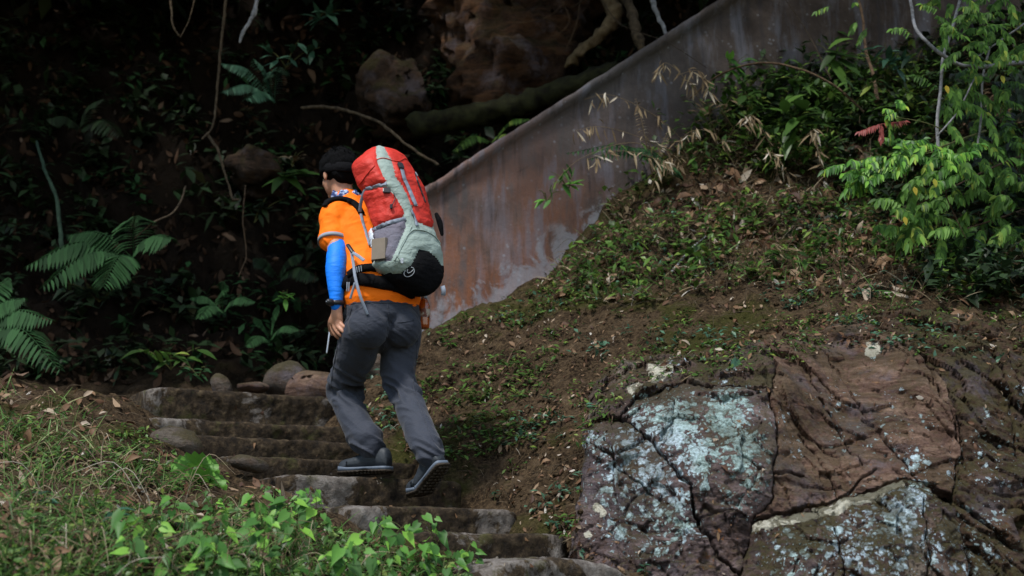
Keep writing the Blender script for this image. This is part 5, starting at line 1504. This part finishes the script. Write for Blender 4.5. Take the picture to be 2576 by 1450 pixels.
for p, q, u_, v_ in scatter(RIGHTTOP, 420, 0, 94):
    ln = r_.uniform(.10, .32); a = r_.uniform(0, 6.28); d = Vector((math.cos(a), math.sin(a) * .5 - .3, 0))
    tube(mb, [p, p + d * ln * .35 + Vector((0, 0, ln * r_.uniform(.3, .8))), p + d * ln * .8 + Vector((0, 0, ln * r_.uniform(.1, .8)))], [.0017, .0015, .0008], 4, UPV, 4)
o = mb.build('dry_stems', BARKM); tag(o, 'thin brown stems standing and arching on the upper right bank', 'dry stems', kind='stuff')
# second layer: low ivy of the same kind, single leaves nobody can count
r_ = random.Random(77); mb = MB()
for p, q, u_, v_ in scatter([(330,1330),(480,1260),(700,1290),(900,1370),(1180,1440),(1240,1560),(250,1560)], 620, 0, 78):
    ln = r_.uniform(.018, .05)
    leaf(mb, p + Vector((r_.gauss(0, .01), r_.gauss(0, .01), r_.uniform(.005, .05))), Vector((r_.gauss(0, 1), -.4, -.3 + r_.gauss(0, .4))), Vector((r_.gauss(0, .4), -.6, .8)), ln, ln * .7, 'heart', .1, .3, 5)
o = mb.build('ground_ivy', G_MID); tag(o, 'low mid-green ivy leaves under the vine plants at the bottom', 'ground cover', kind='stuff')

# ---- pleated broad leaf plant
b, q = hit(500, 1215); t = thing('pleated_leaf_plant', 'plant with two broad pleated fan-shaped leaves at the left end of the middle steps', 'plant', b)
for (cu, cv, rr, tilt, dz) in ((495, 1165, .105, .9, 0), (508, 1203, .115, .3, 0)):
    c = W(cu, cv + 8, (b.y - .02)); mb = MB(); rows = []
    for k in range(6):
        f_ = k / 5; row = []
        for j in range(23):
            a = R(-15) + R(210) * j / 22
            pl = .007 * f_ * (1 if j % 2 else -1)
            row.append(c + Vector((math.cos(a) * rr * f_ * (1 + .04 * math.sin(j * 2.1)), -.03 * f_ - math.sin(a) * .02, math.sin(a) * rr * f_ * .55 * (1 + tilt * .3) - .02 * f_ * f_)) + Vector((0, -pl, pl)))
        rows.append(row)
    mb.grid(rows); mb.build('leaf', G_BRIGHT, t)
mb = MB(); stem(mb, [b, W(500, 1180, b.y - .01)], .004, .003, 2); mb.build('stem', TWIG, t)

# ---- seedlings on the earth bank
def seedling(u_, v_, size, nl, seed, label, mat=G_MID, name='seedling', grp='green seedlings on the earth bank', shape='lance', tall=1.0, up=.2):
    r_ = random.Random(seed); b, q = hit(u_, v_)
    if b is None: return None
    t = thing(name, label, 'plant', b, grp); ms = MB(); ml = MB()
    top_ = b + Vector((r_.gauss(0, .01), -.02, size * tall)); stem(ms, [b, b.lerp(top_, .5) + rv(.004), top_], .0025, .0015, 3, 5)
    for k in range(nl):
        a = 2 * PI * k / nl * 2.4 + r_.uniform(-.3, .3); p = b.lerp(top_, .35 + .65 * k / nl)
        d = Vector((math.cos(a), math.sin(a) * .8, up + r_.gauss(0, .25)))
        ln = size * r_.uniform(.6, 1.0)
        leaf(ml, p, d, Vector((0, -.35, 1)), ln, ln * r_.uniform(.30, .42), shape, r_.uniform(.2, .5), .25, 5)
    ms.build('stem', TWIG, t); ml.build('leaves', mat, t)
    return t
for i, (a, b_, s, n_, lab, mt) in enumerate([
 (1945,665,.11,10,'leafy seedling with long bright leaves in the middle of the right bank',G_MID),
 (1890,690,.08,8,'smaller seedling just left of the leafy seedling with long leaves',G_MID),
 (2000,590,.13,7,'seedling with broad oval blue-green leaves above the leafy seedlings',G_BLUE),
 (1800,545,.05,7,'low green seedling left of the broad-leaved one',G_MID),
 (1255,1120,.055,6,'little cross-shaped seedling on the mossy bank right of the hiker\'s raised shoe',G_BLUE),
 (1245,1250,.05,7,'low seedling on the moss above the third step\'s right end',G_BLUE),
 (1420,690,.06,6,'small bright seedling at the foot of the wall',G_BRIGHT),
 (1330,740,.05,7,'dark green seedling where wall and bank meet',G_MID),
 (1130,870,.06,8,'yellow-green seedling beside the hanging bottle',G_BRIGHT),
 (1190,1060,.045,7,'small round-leaved seedling right of the hiker\'s rear shin',G_BLUE),
 (980,1060,.06,9,'leafy seedling between the hiker\'s shins',G_BLUE),
 (1020,1120,.06,8,'dark leafy seedling low between the two trouser legs',G_MID),
 (1090,960,.05,7,'green seedling right of the hiker\'s rear thigh',G_MID),
 (1560,790,.05,6,'little seedling in bare soil above the lichened rock',G_MID),
 (1700,720,.06,7,'seedling beside the grey stick on the bank',G_MID),
 (2280,735,.07,7,'bright seedling on the earth above the dark rocks',G_MID),
 (2350,700,.08,8,'seedling with upright leaves near the lower right bushes',G_BLUE),
 (2120,640,.06,6,'seedling in dry leaves between the broad-leaved seedling and the bushes',G_MID),
 (1620,1440,.05,7,'tuft of small pale lobed leaves between the lowest step and the rock',G_BLUE),
 (40,1095,.07,8,'seedling in the grass at the far left edge',G_MID),
 (120,1280,.08,8,'leafy seedling in the left bank litter',G_BLUE),
 (290,1330,.08,7,'broad-leaved seedling left of the vine thicket',G_BLUE)]):
    seedling(a, b_ + 10, s, n_, 300 + i, lab, mt)
# lone upright leaf on the rock
p = W(1850, 925, 6.28); mb = MB(); leaf(mb, p + Vector((0, 0, .045)), Vector((0.02, -.1, -1)), Vector((.1, -1, .2)), .075, .045, 'ovate', 0, .25, 6); stem(mb, [p + Vector((.0, .05, .07)), p + Vector((0, 0, .05)), p + Vector((0, -.01, -.02))], .0015, .001, 3, 5)
o = mb.build('fallen_leaf', G_BLUE, origin=p); tag(o, 'single blue-green leaf hanging over the top of the lichened rock', 'leaf')
# larger dead leaves one can tell apart
for i, (a, b_, ln, ang, lab, mt) in enumerate([
 (1928,330,.13,95,'upright pale dry leaf on the upper bank',STRAW),(75,1115,.09,80,'large tan dead leaf standing in the left bank litter',DEAD),(408,1200,.07,100,'tan oval leaf standing at the left end of the mossy steps',DEAD),
 (330,1165,.08,20,'curled brown leaf left of the pleated leaves',DEAD),(1975,520,.09,-50,'white papery dead leaf in the brown litter',STRAW),(2010,505,.08,60,'second white papery leaf touching the first',STRAW),
 (1010,1395,.10,-60,'big brown curled leaf in front of the second step',DEAD),(1065,1410,.08,50,'tan crumpled leaf left of the bright vine plant',DEAD),(150,1400,.07,10,'tan leaf low in the left corner grass',DEAD),
 (2350,845,.10,10,'brown leaf lying on the dark rock edge',DEAD),(2400,800,.09,-10,'dry brown leaf above the dark rock',DEAD),(2130,640,.10,15,'curled pale leaf under the bushes',DEAD),(2230,655,.10,-20,'broad tan leaf at the bushes\' lower edge',DEAD),(1500,880,.04,0,'pale fallen leaf in moss above the rocks',STRAW)]):
    p, q = hit(a, b_)
    if p is None: continue
    d = Vector((math.cos(R(ang)), -.1, math.sin(R(ang)))); mb = MB()
    leaf(mb, p + Vector((0, -.03, .01)) - d * ln * .3, d, Vector((.2, -1, .5)), ln, ln * .42, 'lance', .05, .6, 7, 0, .12)
    o = mb.build('fallen_leaf', mt, origin=p); tag(o, lab, 'leaf', 'larger fallen leaves')

# ---- ferns: base, frond tips
def fern(base, tips, label, mat=G_FERN, pin=.09, np_=15, name='fern', seed=1, arch=.12, grp=None):
    r_ = random.Random(seed); b = W(*base)
    t = thing(name, label, 'fern', b, grp)
    for (tu, tv, td) in tips:
        e = W(tu, tv, td); L_ = (e - b).length
        mid = b.lerp(e, .5) + Vector((0, 0, L_ * arch * 1.6)) + Vector((0, -.03, 0))
        path = [Vector(p) for p in smooth_path([b, mid, e], 12)]
        mb = MB(); stem(mb, [b, mid, e], .004, .0012, 8, 5)
        for k in range(4, len(path)):
            f_ = k / len(path); tg = (path[min(k + 1, len(path) - 1)] - path[k - 1]).normalized()
            sd_ = tg.cross(Vector((0, -.55, 1))).normalized()
            ln = pin * math.sin(PI * (0.12 + .86 * f_)) ** .8
            for s in (-1, 1):
                d = sd_ * s + tg * .45 + Vector((0, 0, -.25 + r_.gauss(0, .07)))
                leaf(mb, path[k], d, Vector((0, -.5, 1)), ln, max(.012, ln * .24), 'lance', .35, .2, 4)
        mb.build('frond', mat, t)
    return t
fern((335,650,9.0), [(70,668,8.7),(175,590,8.9),(340,545,8.8),(110,720,8.6),(260,720,8.6),(430,600,8.8)], 'large pale green fern spreading its fronds at the left of the dark hillside', G_FERN, .17, seed=2)
fern((-60,850,8.4), [(130,805,8.2),(100,880,8.1),(60,750,8.3),(150,930,8.0),(20,700,8.4)], 'fern with drooping fronds at the left edge, lower than the large pale one', G_FERN, .15, seed=3)
fern((560,790,9.2), [(480,750,9.0),(560,710,9.1),(640,760,9.0),(500,800,8.9)], 'small fern on the dark slope left of the hiker\'s arm', G_FERN, .08, seed=4)
fern((680,860,9.2), [(640,800,9.1),(700,770,9.1),(750,830,9.0),(620,870,9.0)], 'small fern low on the slope beside the hiker\'s trousers', G_FERN, .07, seed=5)
fern((700,700,9.8), [(640,650,9.7),(760,640,9.7),(800,700,9.6)], 'dim fern halfway up the dark slope left of the hiker', G_DARK, .12, seed=6)
fern((1720,455,8.75), [(1430,385,8.5),(1480,400,8.55),(1640,420,8.5),(1560,372,8.6)], 'fern with long fronds reaching left across the wall', G_FERN, .075, seed=7, arch=.1)
fern((1640,440,8.8), [(1600,250,8.7),(1680,330,8.7)], 'thin brownish fern standing in front of the wall', STRAW, .05, seed=8, arch=.02)
fern((690,260,10.0), [(560,160,9.8),(640,150,9.8),(700,170,9.8),(560,230,9.7),(620,250,9.7)], 'blue-green drooping fern high on the dark hillside beside the long liana', G_BLUE, .12, seed=9)
fern((2480,640,7.8), [(2576,575,7.6),(2400,600,7.6),(2540,700,7.5),(2350,690,7.5)], 'dark fern at the right edge under the bushes', G_FERN, .10, seed=10)
fern((210,330,10.4), [(120,300,10.2),(260,250,10.2),(300,340,10.1)], 'dim fern high on the far left of the hillside', G_DARK, .14, seed=12)
fern((1010,560,9.9), [(960,520,9.8),(900,600,9.7)], 'dark fern behind the hiker\'s shoulder', G_DARK, .1, seed=13)
fern((1240,360,9.8), [(1140,380,9.6),(1330,300,9.6),(1300,370,9.5)], 'dark green fern peeking over the wall top behind the backpack', G_MID, .08, seed=14)

# ---- lianas and arching stems
def liana(pts, r0, r1, label, mat=BARKM, name='liana', cat='vine', n=8):
    P = [W(*p) for p in pts]
    P = [p + rv(.004) for p in P]
    mb = MB(); tube(mb, P, [r0 + (r1 - r0) * i / (len(P) - 1) for i in range(len(P))], 10, Vector((1, 0, 0)), n, noise_amp=r0 * .6)
    o = mb.build(name, mat, origin=P[-1]); tag(o, label, cat); return o
liana([(572,-60,9.4),(566,40,9.4),(556,110,9.4),(548,190,9.4),(545,250,9.4),(541,300,9.35),(528,330,9.35),(505,350,9.3)], .011, .007, 'long thin liana hanging from the top of the picture to a fork')
liana([(522,335,9.35),(545,380,9.3),(560,420,9.3),(575,460,9.3),(583,500,9.3),(600,505,9.3)], .010, .008, 'lower branch of the long liana, ending in a hooked tip')
liana([(648,-60,9.4),(645,0,9.4),(636,40,9.35),(612,80,9.3),(605,105,9.3)], .020, .010, 'thick pale liana stub at the top left of centre',BARKP)
liana([(420,-60,9.6),(430,10,9.6),(436,60,9.5),(450,90,9.5)], .010, .006, 'short curved liana dangling at the top, left of the long one')
liana([(500,-50,9.6),(480,40,9.6),(455,95,9.55)], .006, .004, 'hair-thin liana meeting the short curved one')
liana([(470,470,9.2),(455,500,9.1),(430,540,9.0),(390,560,8.9),(340,600,8.9)], .007, .005, 'thin stem curving down toward the large pale fern')
liana([(90,360,9.2),(115,430,9.0),(140,500,8.9),(155,600,8.8),(165,660,8.8)], .010, .016, 'smooth dark green stem leaning at the far left',bark('dark_green_stem', (0.010, 0.022, 0.014), (0.03, 0.055, 0.036)), 'stem', 'plant stem')
liana([(760,275,9.7),(830,272,9.6),(900,285,9.5),(960,315,9.4),(1010,355,9.3),(1060,390,9.3),(1100,415,9.3)], .012, .010, 'arching dry branch above the hiker\'s head and pack', BARKM, 'branch', 'branch')
liana([(620,470,9.6),(612,560,9.5),(618,640,9.5),(600,700,9.4)], .006, .004, 'thin straight root hanging on the dark slope', BARKB)
liana([(1735,250,8.9),(1800,195,8.8),(1870,165,8.7),(1950,160,8.6),(2040,185,8.5),(2110,225,8.5),(2170,280,8.5)], .006, .008, 'thin arching stem over the upper right bank', BARKB, 'arching_stem', 'plant stem')
liana([(2145,-60,9.0),(2168,40,8.9),(2180,130,8.8),(2195,190,8.7),(2208,250,8.6)], .008, .013, 'slim brown sapling trunk standing in front of the wall', BARKB, 'sapling', 'sapling')
liana([(1950,-40,9.2),(2030,80,9.0),(2090,200,8.8)], .003, .004, 'dark wiry twig crossing the top of the wall', BARKD, 'twig', 'twig')
liana([(1440,20,9.6),(1500,-10,9.4),(1560,60,9.2),(1680,110,9.0),(1780,170,8.9)], .004, .002, 'wiry bare twig in front of the top of the wall', BARKD, 'twig', 'twig')
def dry_stalk(pts, n, seed, label, mat=STRAW, ln=(.05, .11)):
    r_ = random.Random(seed); P = [W(*p) for p in pts]
    t = thing('dry_stalk', label, 'plant', P[0], 'dry bamboo-like stalks in front of the wall'); mb = MB()
    stem(mb, P, .0022, .001, 8, 5); mb.build('stem', STRAW, t)
    path = [Vector(p) for p in smooth_path(P, 10)]; mb = MB()
    for k in range(n):
        p = path[int(len(path) * (.25 + .75 * r_.random())) - 1]
        d = Vector((r_.gauss(.1, .5), -.3 + r_.gauss(0, .3), -.9 + r_.gauss(0, .5)))
        L_ = r_.uniform(*ln); leaf(mb, p + rv(.012), d, Vector((r_.gauss(0, .5), -1, .3)), L_, L_ * r_.uniform(.10, .17), 'lance', .1, .5, 4, 0, r_.gauss(0, .1))
    mb.build('leaves', mat, t); return t
for i, (pts, n_, lab, mt) in enumerate([
 ([(1760,400,8.9),(1660,300,8.6),(1540,240,8.5),(1470,250,8.5)], 12, 'highest pale dry stalk reaching left over the wall', STRAW),
 ([(1740,430,8.9),(1640,360,8.6),(1520,320,8.5),(1440,330,8.5)], 12, 'dry stalk with pale curled leaves left of the middle of the wall', STRAW),
 ([(1740,440,8.8),(1650,400,8.5),(1560,380,8.5),(1480,400,8.5)], 13, 'dry stalk lying just over the long fern', STRAW),
 ([(1800,330,8.9),(1740,220,8.7),(1680,160,8.6),(1650,180,8.6)], 14, 'upright dry stalk with whitish leaves near the wall top', STRAW),
 ([(1850,330,8.8),(1790,240,8.7),(1760,180,8.6),(1700,190,8.6)], 12, 'second upright dry stalk, right of the whitish one', STRAW),
 ([(1720,430,8.8),(1600,360,8.5),(1460,400,8.5),(1380,480,8.5)], 8, 'green-leaved stalk hanging left over the rusty patch', G_MID),
 ([(1760,470,8.7),(1700,400,8.5),(1660,420,8.4),(1640,470,8.4)], 12, 'drooping dry stalk at the wall edge by the fern base', STRAW),
 ([(1850,420,8.6),(1800,340,8.5),(1740,330,8.4),(1700,370,8.4)], 13, 'dry stalk arching over the bank crest', STRAW),
 ([(1960,420,8.5),(1920,330,8.4),(1890,290,8.4),(1860,310,8.4)], 12, 'dry stalk among the leafy plants of the crest', STRAW),
 ([(2080,460,8.3),(2060,380,8.2),(2050,330,8.2),(2030,340,8.2)], 12, 'dry stalk with hanging tan leaves left of the reddish sprig', STRAW),
 ([(2000,480,8.2),(1960,400,8.1),(1930,380,8.1)], 10, 'short dry stalk around the upright pale leaf', STRAW)]):
    dry_stalk(pts, n_ * 2, 700 + i, lab, mt)
for i, (p0, p1, p2) in enumerate([((1400,-20,9.9),(1430,60,9.8),(1360,110,9.8)),((1440,-20,9.9),(1380,40,9.8),(1300,60,9.8)),((1460,0,9.9),(1450,70,9.8),(1420,130,9.8))]):
    liana([p0, p1, p2], .004, .002, ['bare twig left of the gnarled roots, bending down left', 'bare twig reaching furthest left from the gnarled roots', 'bare twig hanging straight beside the gnarled roots'][i], BARKB, 'twig', 'twig')

# ---- gnarled roots, log and cliff at the top centre
liana([(1490,-60,9.9),(1530,0,9.8),(1545,40,9.7),(1520,80,9.7),(1470,120,9.7),(1430,160,9.8)], .07, .03, 'gnarled pale root at the top centre curling down to the left', bark('root_bark', (0.06, 0.04, 0.022), (0.16, 0.12, 0.07), 14), 'root', 'root')
liana([(1560,-40,9.8),(1590,30,9.6),(1600,90,9.5),(1630,150,9.5)], .045, .03, 'second gnarled root, straighter, right of the curled one', BARKM, 'root', 'root')
liana([(1620,-60,9.6),(1650,30,9.4),(1690,110,9.3)], .022, .012, 'pale thin root slanting right above the wall edge', BARKP, 'root', 'root')
liana([(1050,315,9.9),(1180,290,9.75),(1300,265,9.65),(1420,228,9.6),(1540,180,9.6)], .085, .075, 'dark mossy fallen log slanting behind the wall', bark('mossy_log', (0.006, 0.005, 0.003), (0.03, 0.032, 0.012), 9), 'log', 'log', 6)
CLIFF = rock_mat('ochre_brown_cliff', 0.0, base=((0.006, 0.003, 0.002), (0.030, 0.014, 0.008), (0.13, 0.062, 0.028)), rot=(0, R(60), 0), mossy=0.35, orange=0.0)
outcrop([(1080,-60,10.7),(1130,120,10.5),(1150,230,10.4),(1230,250,10.3),(1380,225,10.3),(1450,100,10.4),(1500,-80,10.7),(1300,-60,10.5),(1280,100,10.15)], CLIFF, 'ochre-brown broken cliff face at the top centre', 'cliff', .11, 3.6, name='cliff', back=.8, facet=.07)
CLIFF2 = rock_mat('dark_hillside_rock', 0.0, base=((0.005, 0.003, 0.002), (0.022, 0.013, 0.009), (0.075, 0.045, 0.03)), mossy=0.7, orange=0.0)
outcrop([(900,190,10.3),(960,130,10.2),(1040,150,10.2),(1070,200,10.1),(1060,260,10.1),(980,270,10.1),(910,250,10.2)], CLIFF2, 'brown rock ledge jutting from the hillside left of the cliff', 'rock', .05, 4)
outcrop([(560,400,10.1),(620,370,10.0),(700,385,9.95),(690,425,9.95),(600,430,10.0)], CLIFF2, 'low dark rock half hidden on the slope left of the hiker\'s head', 'rock', .04, 4)

G_SHRUB = leaf_mat('shrub_leaf', [(0.0, (0.030, 0.080, 0.012)), (0.5, (0.075, 0.18, 0.028)), (0.9, (0.14, 0.29, 0.045)), (1.0, (0.28, 0.34, 0.05))])
# ---- bushes with pinnate leaves on the upper right
def pinnate(mb, b, d, L_, n, ll, r_, droop=.5, m=0):
    """one compound leaf: rachis with paired hanging leaflets"""
    e = b + d * L_ - Vector((0, 0, droop * L_ * .6)); mid = b.lerp(e, .5) + Vector((0, 0, droop * L_ * .25))
    path = [Vector(p) for p in smooth_path([b, mid, e], n)]
    for k in range(0, len(path) - 1, 2):
        a, c = path[k], path[min(k + 2, len(path) - 1)]
        w = (c - a).cross(Vector((0, -1, .2))).normalized() * .0012
        mb.add([a - w, a + w, c + w, c - w], [(0, 1, 2, 3)], m)
    for k in range(2, len(path), 2):
        tg = (path[min(k + 1, len(path) - 1)] - path[k - 1]).normalized()
        sd_ = tg.cross(Vector((r_.gauss(0, .2), -.8, .5))).normalized()
        f_ = k / len(path)
        for s in (-1, 1):
            dd_ = sd_ * s * .7 + tg * .55 + Vector((0, 0, -.75 + r_.gauss(0, .15)))
            ln = ll * (0.75 + .35 * math.sin(PI * f_)) * r_.uniform(.8, 1.1)
            leaf(mb, path[k], dd_, Vector((s * .5 + r_.gauss(0, .25), -.9, .45)), ln, ln * .42, 'ovate', .25, r_.uniform(.1, .4), 4, m)
    leaf(mb, path[-1], (path[-1] - path[-3]), Vector((0, -.8, .5)), ll, ll * .42, 'ovate', .4, .2, 4, m)
def bush(name, label, branches, sprays, mat, bmat, seed, ll=.05, extra=None):
    r_ = random.Random(seed)
    base = W(*branches[0][0][0]); t = thing(name, label, 'shrub', base)
    for pts, r0, r1 in branches:
        mb = MB(); tube(mb, [W(*p) for p in pts], [r0 + (r1 - r0) * i / (len(pts) - 1) for i in range(len(pts))], 8, Vector((1, 0, 0)), 6, noise_amp=r0 * .2)
        mb.build('branch', bmat, t)
    mb = MB()
    for (P, n, dm, dj, dirx, L_, npair, sc) in sprays:
        us = [p[0] for p in P]; vs = [p[1] for p in P]; c = 0
        while c < n:
            u_ = r_.uniform(min(us), max(us)); v_ = r_.uniform(min(vs), max(vs))
            if not inpoly(u_, v_, P): continue
            c += 1
            b_ = W(u_, v_, dm + r_.uniform(-dj, dj))
            d = Vector((dirx + r_.gauss(0, .55), -.4 + r_.gauss(0, .4), r_.gauss(-.1, .3))).normalized()
            pinnate(mb, b_, d, L_ * r_.uniform(.6, 1.2), npair, ll * sc, r_, r_.uniform(.2, .7))
    mb.build('foliage', mat, t)
    if extra: extra(t, r_)
    return t
def red_sprig(t, r_):
    mb = MB()
    c = W(2218, 312, 7.15)
    for d, L_, n in ((Vector((-1, -.1, -.35)), .13, 11), (Vector((1, -.1, .12)), .12, 11), (Vector((-.15, -.2, -1)), .09, 8)):
        pinnate(mb, c, d.normalized(), L_, n, .030, r_, .05)
    o = mb.build('red_leaves', REDL, t); o['label'] = 'young reddish-pink compound leaves'
    mb = MB()
    for u_, v_ in ((2275,545),(2380,215),(2300,470),(2520,190),(2350,450)): leaf(mb, W(u_, v_, 7.0), Vector((.1, -.2, -1)), Vector((0, -1, .2)), .05, .025, 'ovate', 0, .2, 4)
    o = mb.build('yellow_leaves', YELL, t); o['label'] = 'few yellowed leaflets'
bush('shrub', 'tall shrub with pale grey curved branches and small pinnate leaves in the upper right corner',
 [([(2640,165,7.6),(2560,158,7.5),(2480,168,7.4),(2420,165,7.35),(2365,135,7.3),(2320,95,7.3),(2300,60,7.35),(2290,0,7.5),(2270,-60,7.6)], .014, .008),
  ([(2360,380,7.4),(2358,300,7.4),(2366,230,7.4),(2372,150,7.4),(2390,90,7.4),(2410,20,7.4),(2430,-60,7.5)], .010, .008),
  ([(2455,400,7.5),(2468,300,7.5),(2472,200,7.5),(2490,120,7.5)], .007, .006),
  ([(2576,60,7.4),(2520,100,7.4),(2450,150,7.4)], .005, .004),
  ([(2360,340,7.3),(2410,280,7.3),(2450,200,7.4)], .005, .004)],
 [([(2290,90),(2330,0),(2440,-40),(2620,-40),(2620,150),(2450,160),(2350,110)], 70, 7.4, .4, -.3, .14, 7, .85),
  ([(2350,170),(2620,160),(2620,420),(2450,420),(2350,300)], 60, 7.6, .4, -.2, .15, 7, 1.0),
  ([(2060,-20),(2160,-20),(2200,90),(2120,100)], 6, 8.4, .1, -.2, .10, 5, .8)], G_SHRUB, BARKP, 51, .048)
bush('shrub', 'bright yellow-green pinnate spray reaching left in the light, with one reddish leaf sprig',
 [([(2480,330,7.6),(2420,350,7.4),(2340,380,7.25),(2260,400,7.15),(2190,420,7.1),(2120,440,7.05)], .006, .002),
  ([(2360,380,7.3),(2300,400,7.2),(2270,460,7.1)], .004, .002), ([(2420,350,7.4),(2330,310,7.25),(2220,290,7.15)], .004, .002)],
 [([(2110,425),(2200,385),(2280,380),(2300,440),(2180,470)], 17, 7.1, .08, -.7, .14, 8, 1.0),
  ([(2205,262),(2280,260),(2290,285),(2210,290)], 5, 7.15, .05, -.5, .10, 7, .75),
  ([(2240,350),(2330,330),(2360,400),(2290,430)], 11, 7.15, .1, -.5, .13, 7, .95),
  ([(2330,390),(2450,330),(2460,430),(2380,480)], 15, 7.2, .15, -.3, .14, 7, 1.1)], G_BRIGHT, TWIG, 52, .046, red_sprig)
bush('shrub', 'dense hanging mid-green foliage below the bright spray at the right side',
 [([(2600,380,7.9),(2500,420,7.6),(2400,470,7.4),(2300,520,7.3)], .007, .003), ([(2600,520,7.9),(2480,560,7.6),(2360,600,7.5)], .006, .003), ([(2370,470,7.3),(2400,540,7.3),(2430,600,7.3)], .004, .002)],
 [([(2230,500),(2300,430),(2450,400),(2620,420),(2620,600),(2400,600),(2270,580)], 62, 7.5, .3, -.3, .16, 8, 1.15),
  ([(2200,520),(2290,500),(2330,580),(2240,600)], 9, 7.3, .1, -.4, .12, 7, 1.2)], G_SHRUB, BARKB, 53, .047)
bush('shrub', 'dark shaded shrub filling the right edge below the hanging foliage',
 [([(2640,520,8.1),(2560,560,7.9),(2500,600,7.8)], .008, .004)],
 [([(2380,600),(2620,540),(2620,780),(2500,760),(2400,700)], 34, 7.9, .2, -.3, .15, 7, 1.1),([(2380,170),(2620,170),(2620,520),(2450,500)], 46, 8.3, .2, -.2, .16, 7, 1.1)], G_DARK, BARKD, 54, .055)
# leafy plants between wall and bank
def leafy(u_, v_, d_, label, seed, sz=.10, nl=10, mat=G_MID, shape='lance', spread=(-.2, .2), tall=.2, cat='plant', name='leafy_plant'):
    r_ = random.Random(seed); b = W(u_, v_, d_); t = thing(name, label, cat, b); ms = MB(); ml = MB()
    for s in range(3):
        e = b + Vector((r_.uniform(*spread), -.05, tall * r_.uniform(.6, 1.1))); stem(ms, [b, b.lerp(e, .5) + Vector((0, 0, .03)), e], .004, .0015, 4, 5)
        for k in range(nl // 2):
            f_ = .3 + .7 * k / (nl / 2); p = b.lerp(e, f_)
            d = Vector((r_.gauss(0, 1), -.4, r_.gauss(.1, .5))); ln = sz * r_.uniform(.6, 1.1)
            leaf(ml, p, d, Vector((0, -.6, 1)), ln, ln * r_.uniform(.3, .45), shape, r_.uniform(.1, .5), .2, 5)
    ms.build('stem', TWIG, t); ml.build('leaves', mat, t)
for i, a in enumerate([
 (1840,190,8.8,'bright leafy shoot at the left end of the arching stem',.11,8,G_BRIGHT,(-.1,.1),.16),(1870,240,8.8,'dark leafy plant under the left part of the arching stem',.13,12,G_MID,(-.2,.2),.2),
 (1990,250,8.7,'leafy plant under the top of the arching stem',.14,12,G_MID,(-.2,.2),.2),(2100,160,8.7,'plant with one long broad leaf before the sapling',.20,5,G_MID,(-.2,.1),.15),
 (2240,190,8.4,'plant with big rounded leaves right of the sapling foot',.13,12,G_BLUE,(-.25,.2),.2),(2010,330,8.6,'plant with strap-like dark leaves on the upper bank',.22,8,G_MID,(-.15,.15),.15),
 (1740,420,8.8,'scrubby green plant at the wall edge halfway up the bank',.09,12,G_MID,(-.2,.15),.22),(1700,540,8.6,'low leafy plant at the wall edge below the long fern',.07,12,G_MID,(-.2,.2),.16),
 (1560,560,8.7,'dusty brown-green plant leaning on the wall foot',.07,10,STRAW,(-.1,.1),.22),(1600,620,8.4,'leafy green plant on the crest of the bank by the wall',.07,12,G_MID,(-.2,.2),.12),
 (1430,480,8.6,'plant with drooping narrow bright leaves against the wall',.13,6,G_BRIGHT,(-.15,.1),.10),(1375,510,8.6,'plant with three narrow hanging leaves at the left of the wall greenery',.09,3,G_BRIGHT,(-.05,.1),.06),
 (1900,300,8.6,'grassy plant amid dry straw on the bank crest',.12,12,G_MID,(-.2,.2),.2),(2150,260,8.5,'leafy plant at the sapling foot',.11,12,G_MID,(-.2,.2),.15),
 (1790,330,8.8,'straggly plant with rusty leaves on the bank crest',.10,10,STRAW,(-.2,.2),.25),
 (790,60,10.2,'plant with broad blue-green leaves at the top, left of the cliff',.20,8,G_BLUE,(-.25,.25),.1),(720,170,9.9,'blue-grey leafy plant on the hillside beside the fern',.13,14,G_BLUE,(-.3,.3),.2),
 (720,455,9.2,'plant with long pale strap leaves left of the hiker\'s cap',.24,6,G_MID,(-.12,.1),.06),(735,420,9.3,'withered tan-leaved sprig above the strap-leaved plant',.12,4,STRAW,(-.05,.08),.1),
 (640,560,9.4,'dim leafy plant on the slope below the hooked liana',.12,12,G_DARK,(-.3,.3),.15),(430,930,8.6,'leafy green plant behind the left end of the top step',.14,12,G_MID,(-.2,.2),.12),
 (500,950,8.4,'low plant behind the top step, left of the pointed stone',.07,10,G_FERN,(-.15,.15),.06),(250,760,8.9,'shaded leafy plant below the large pale fern',.12,14,G_DARK,(-.3,.3),.15),
 (720,760,9.1,'yellowish leafy sprig beside the blue sleeve',.08,6,G_BRIGHT,(-.05,.05),.07)]):
    leafy(a[0], a[1], a[2], a[3], 400 + i, a[4], a[5], a[6], 'lance', a[7], a[8])
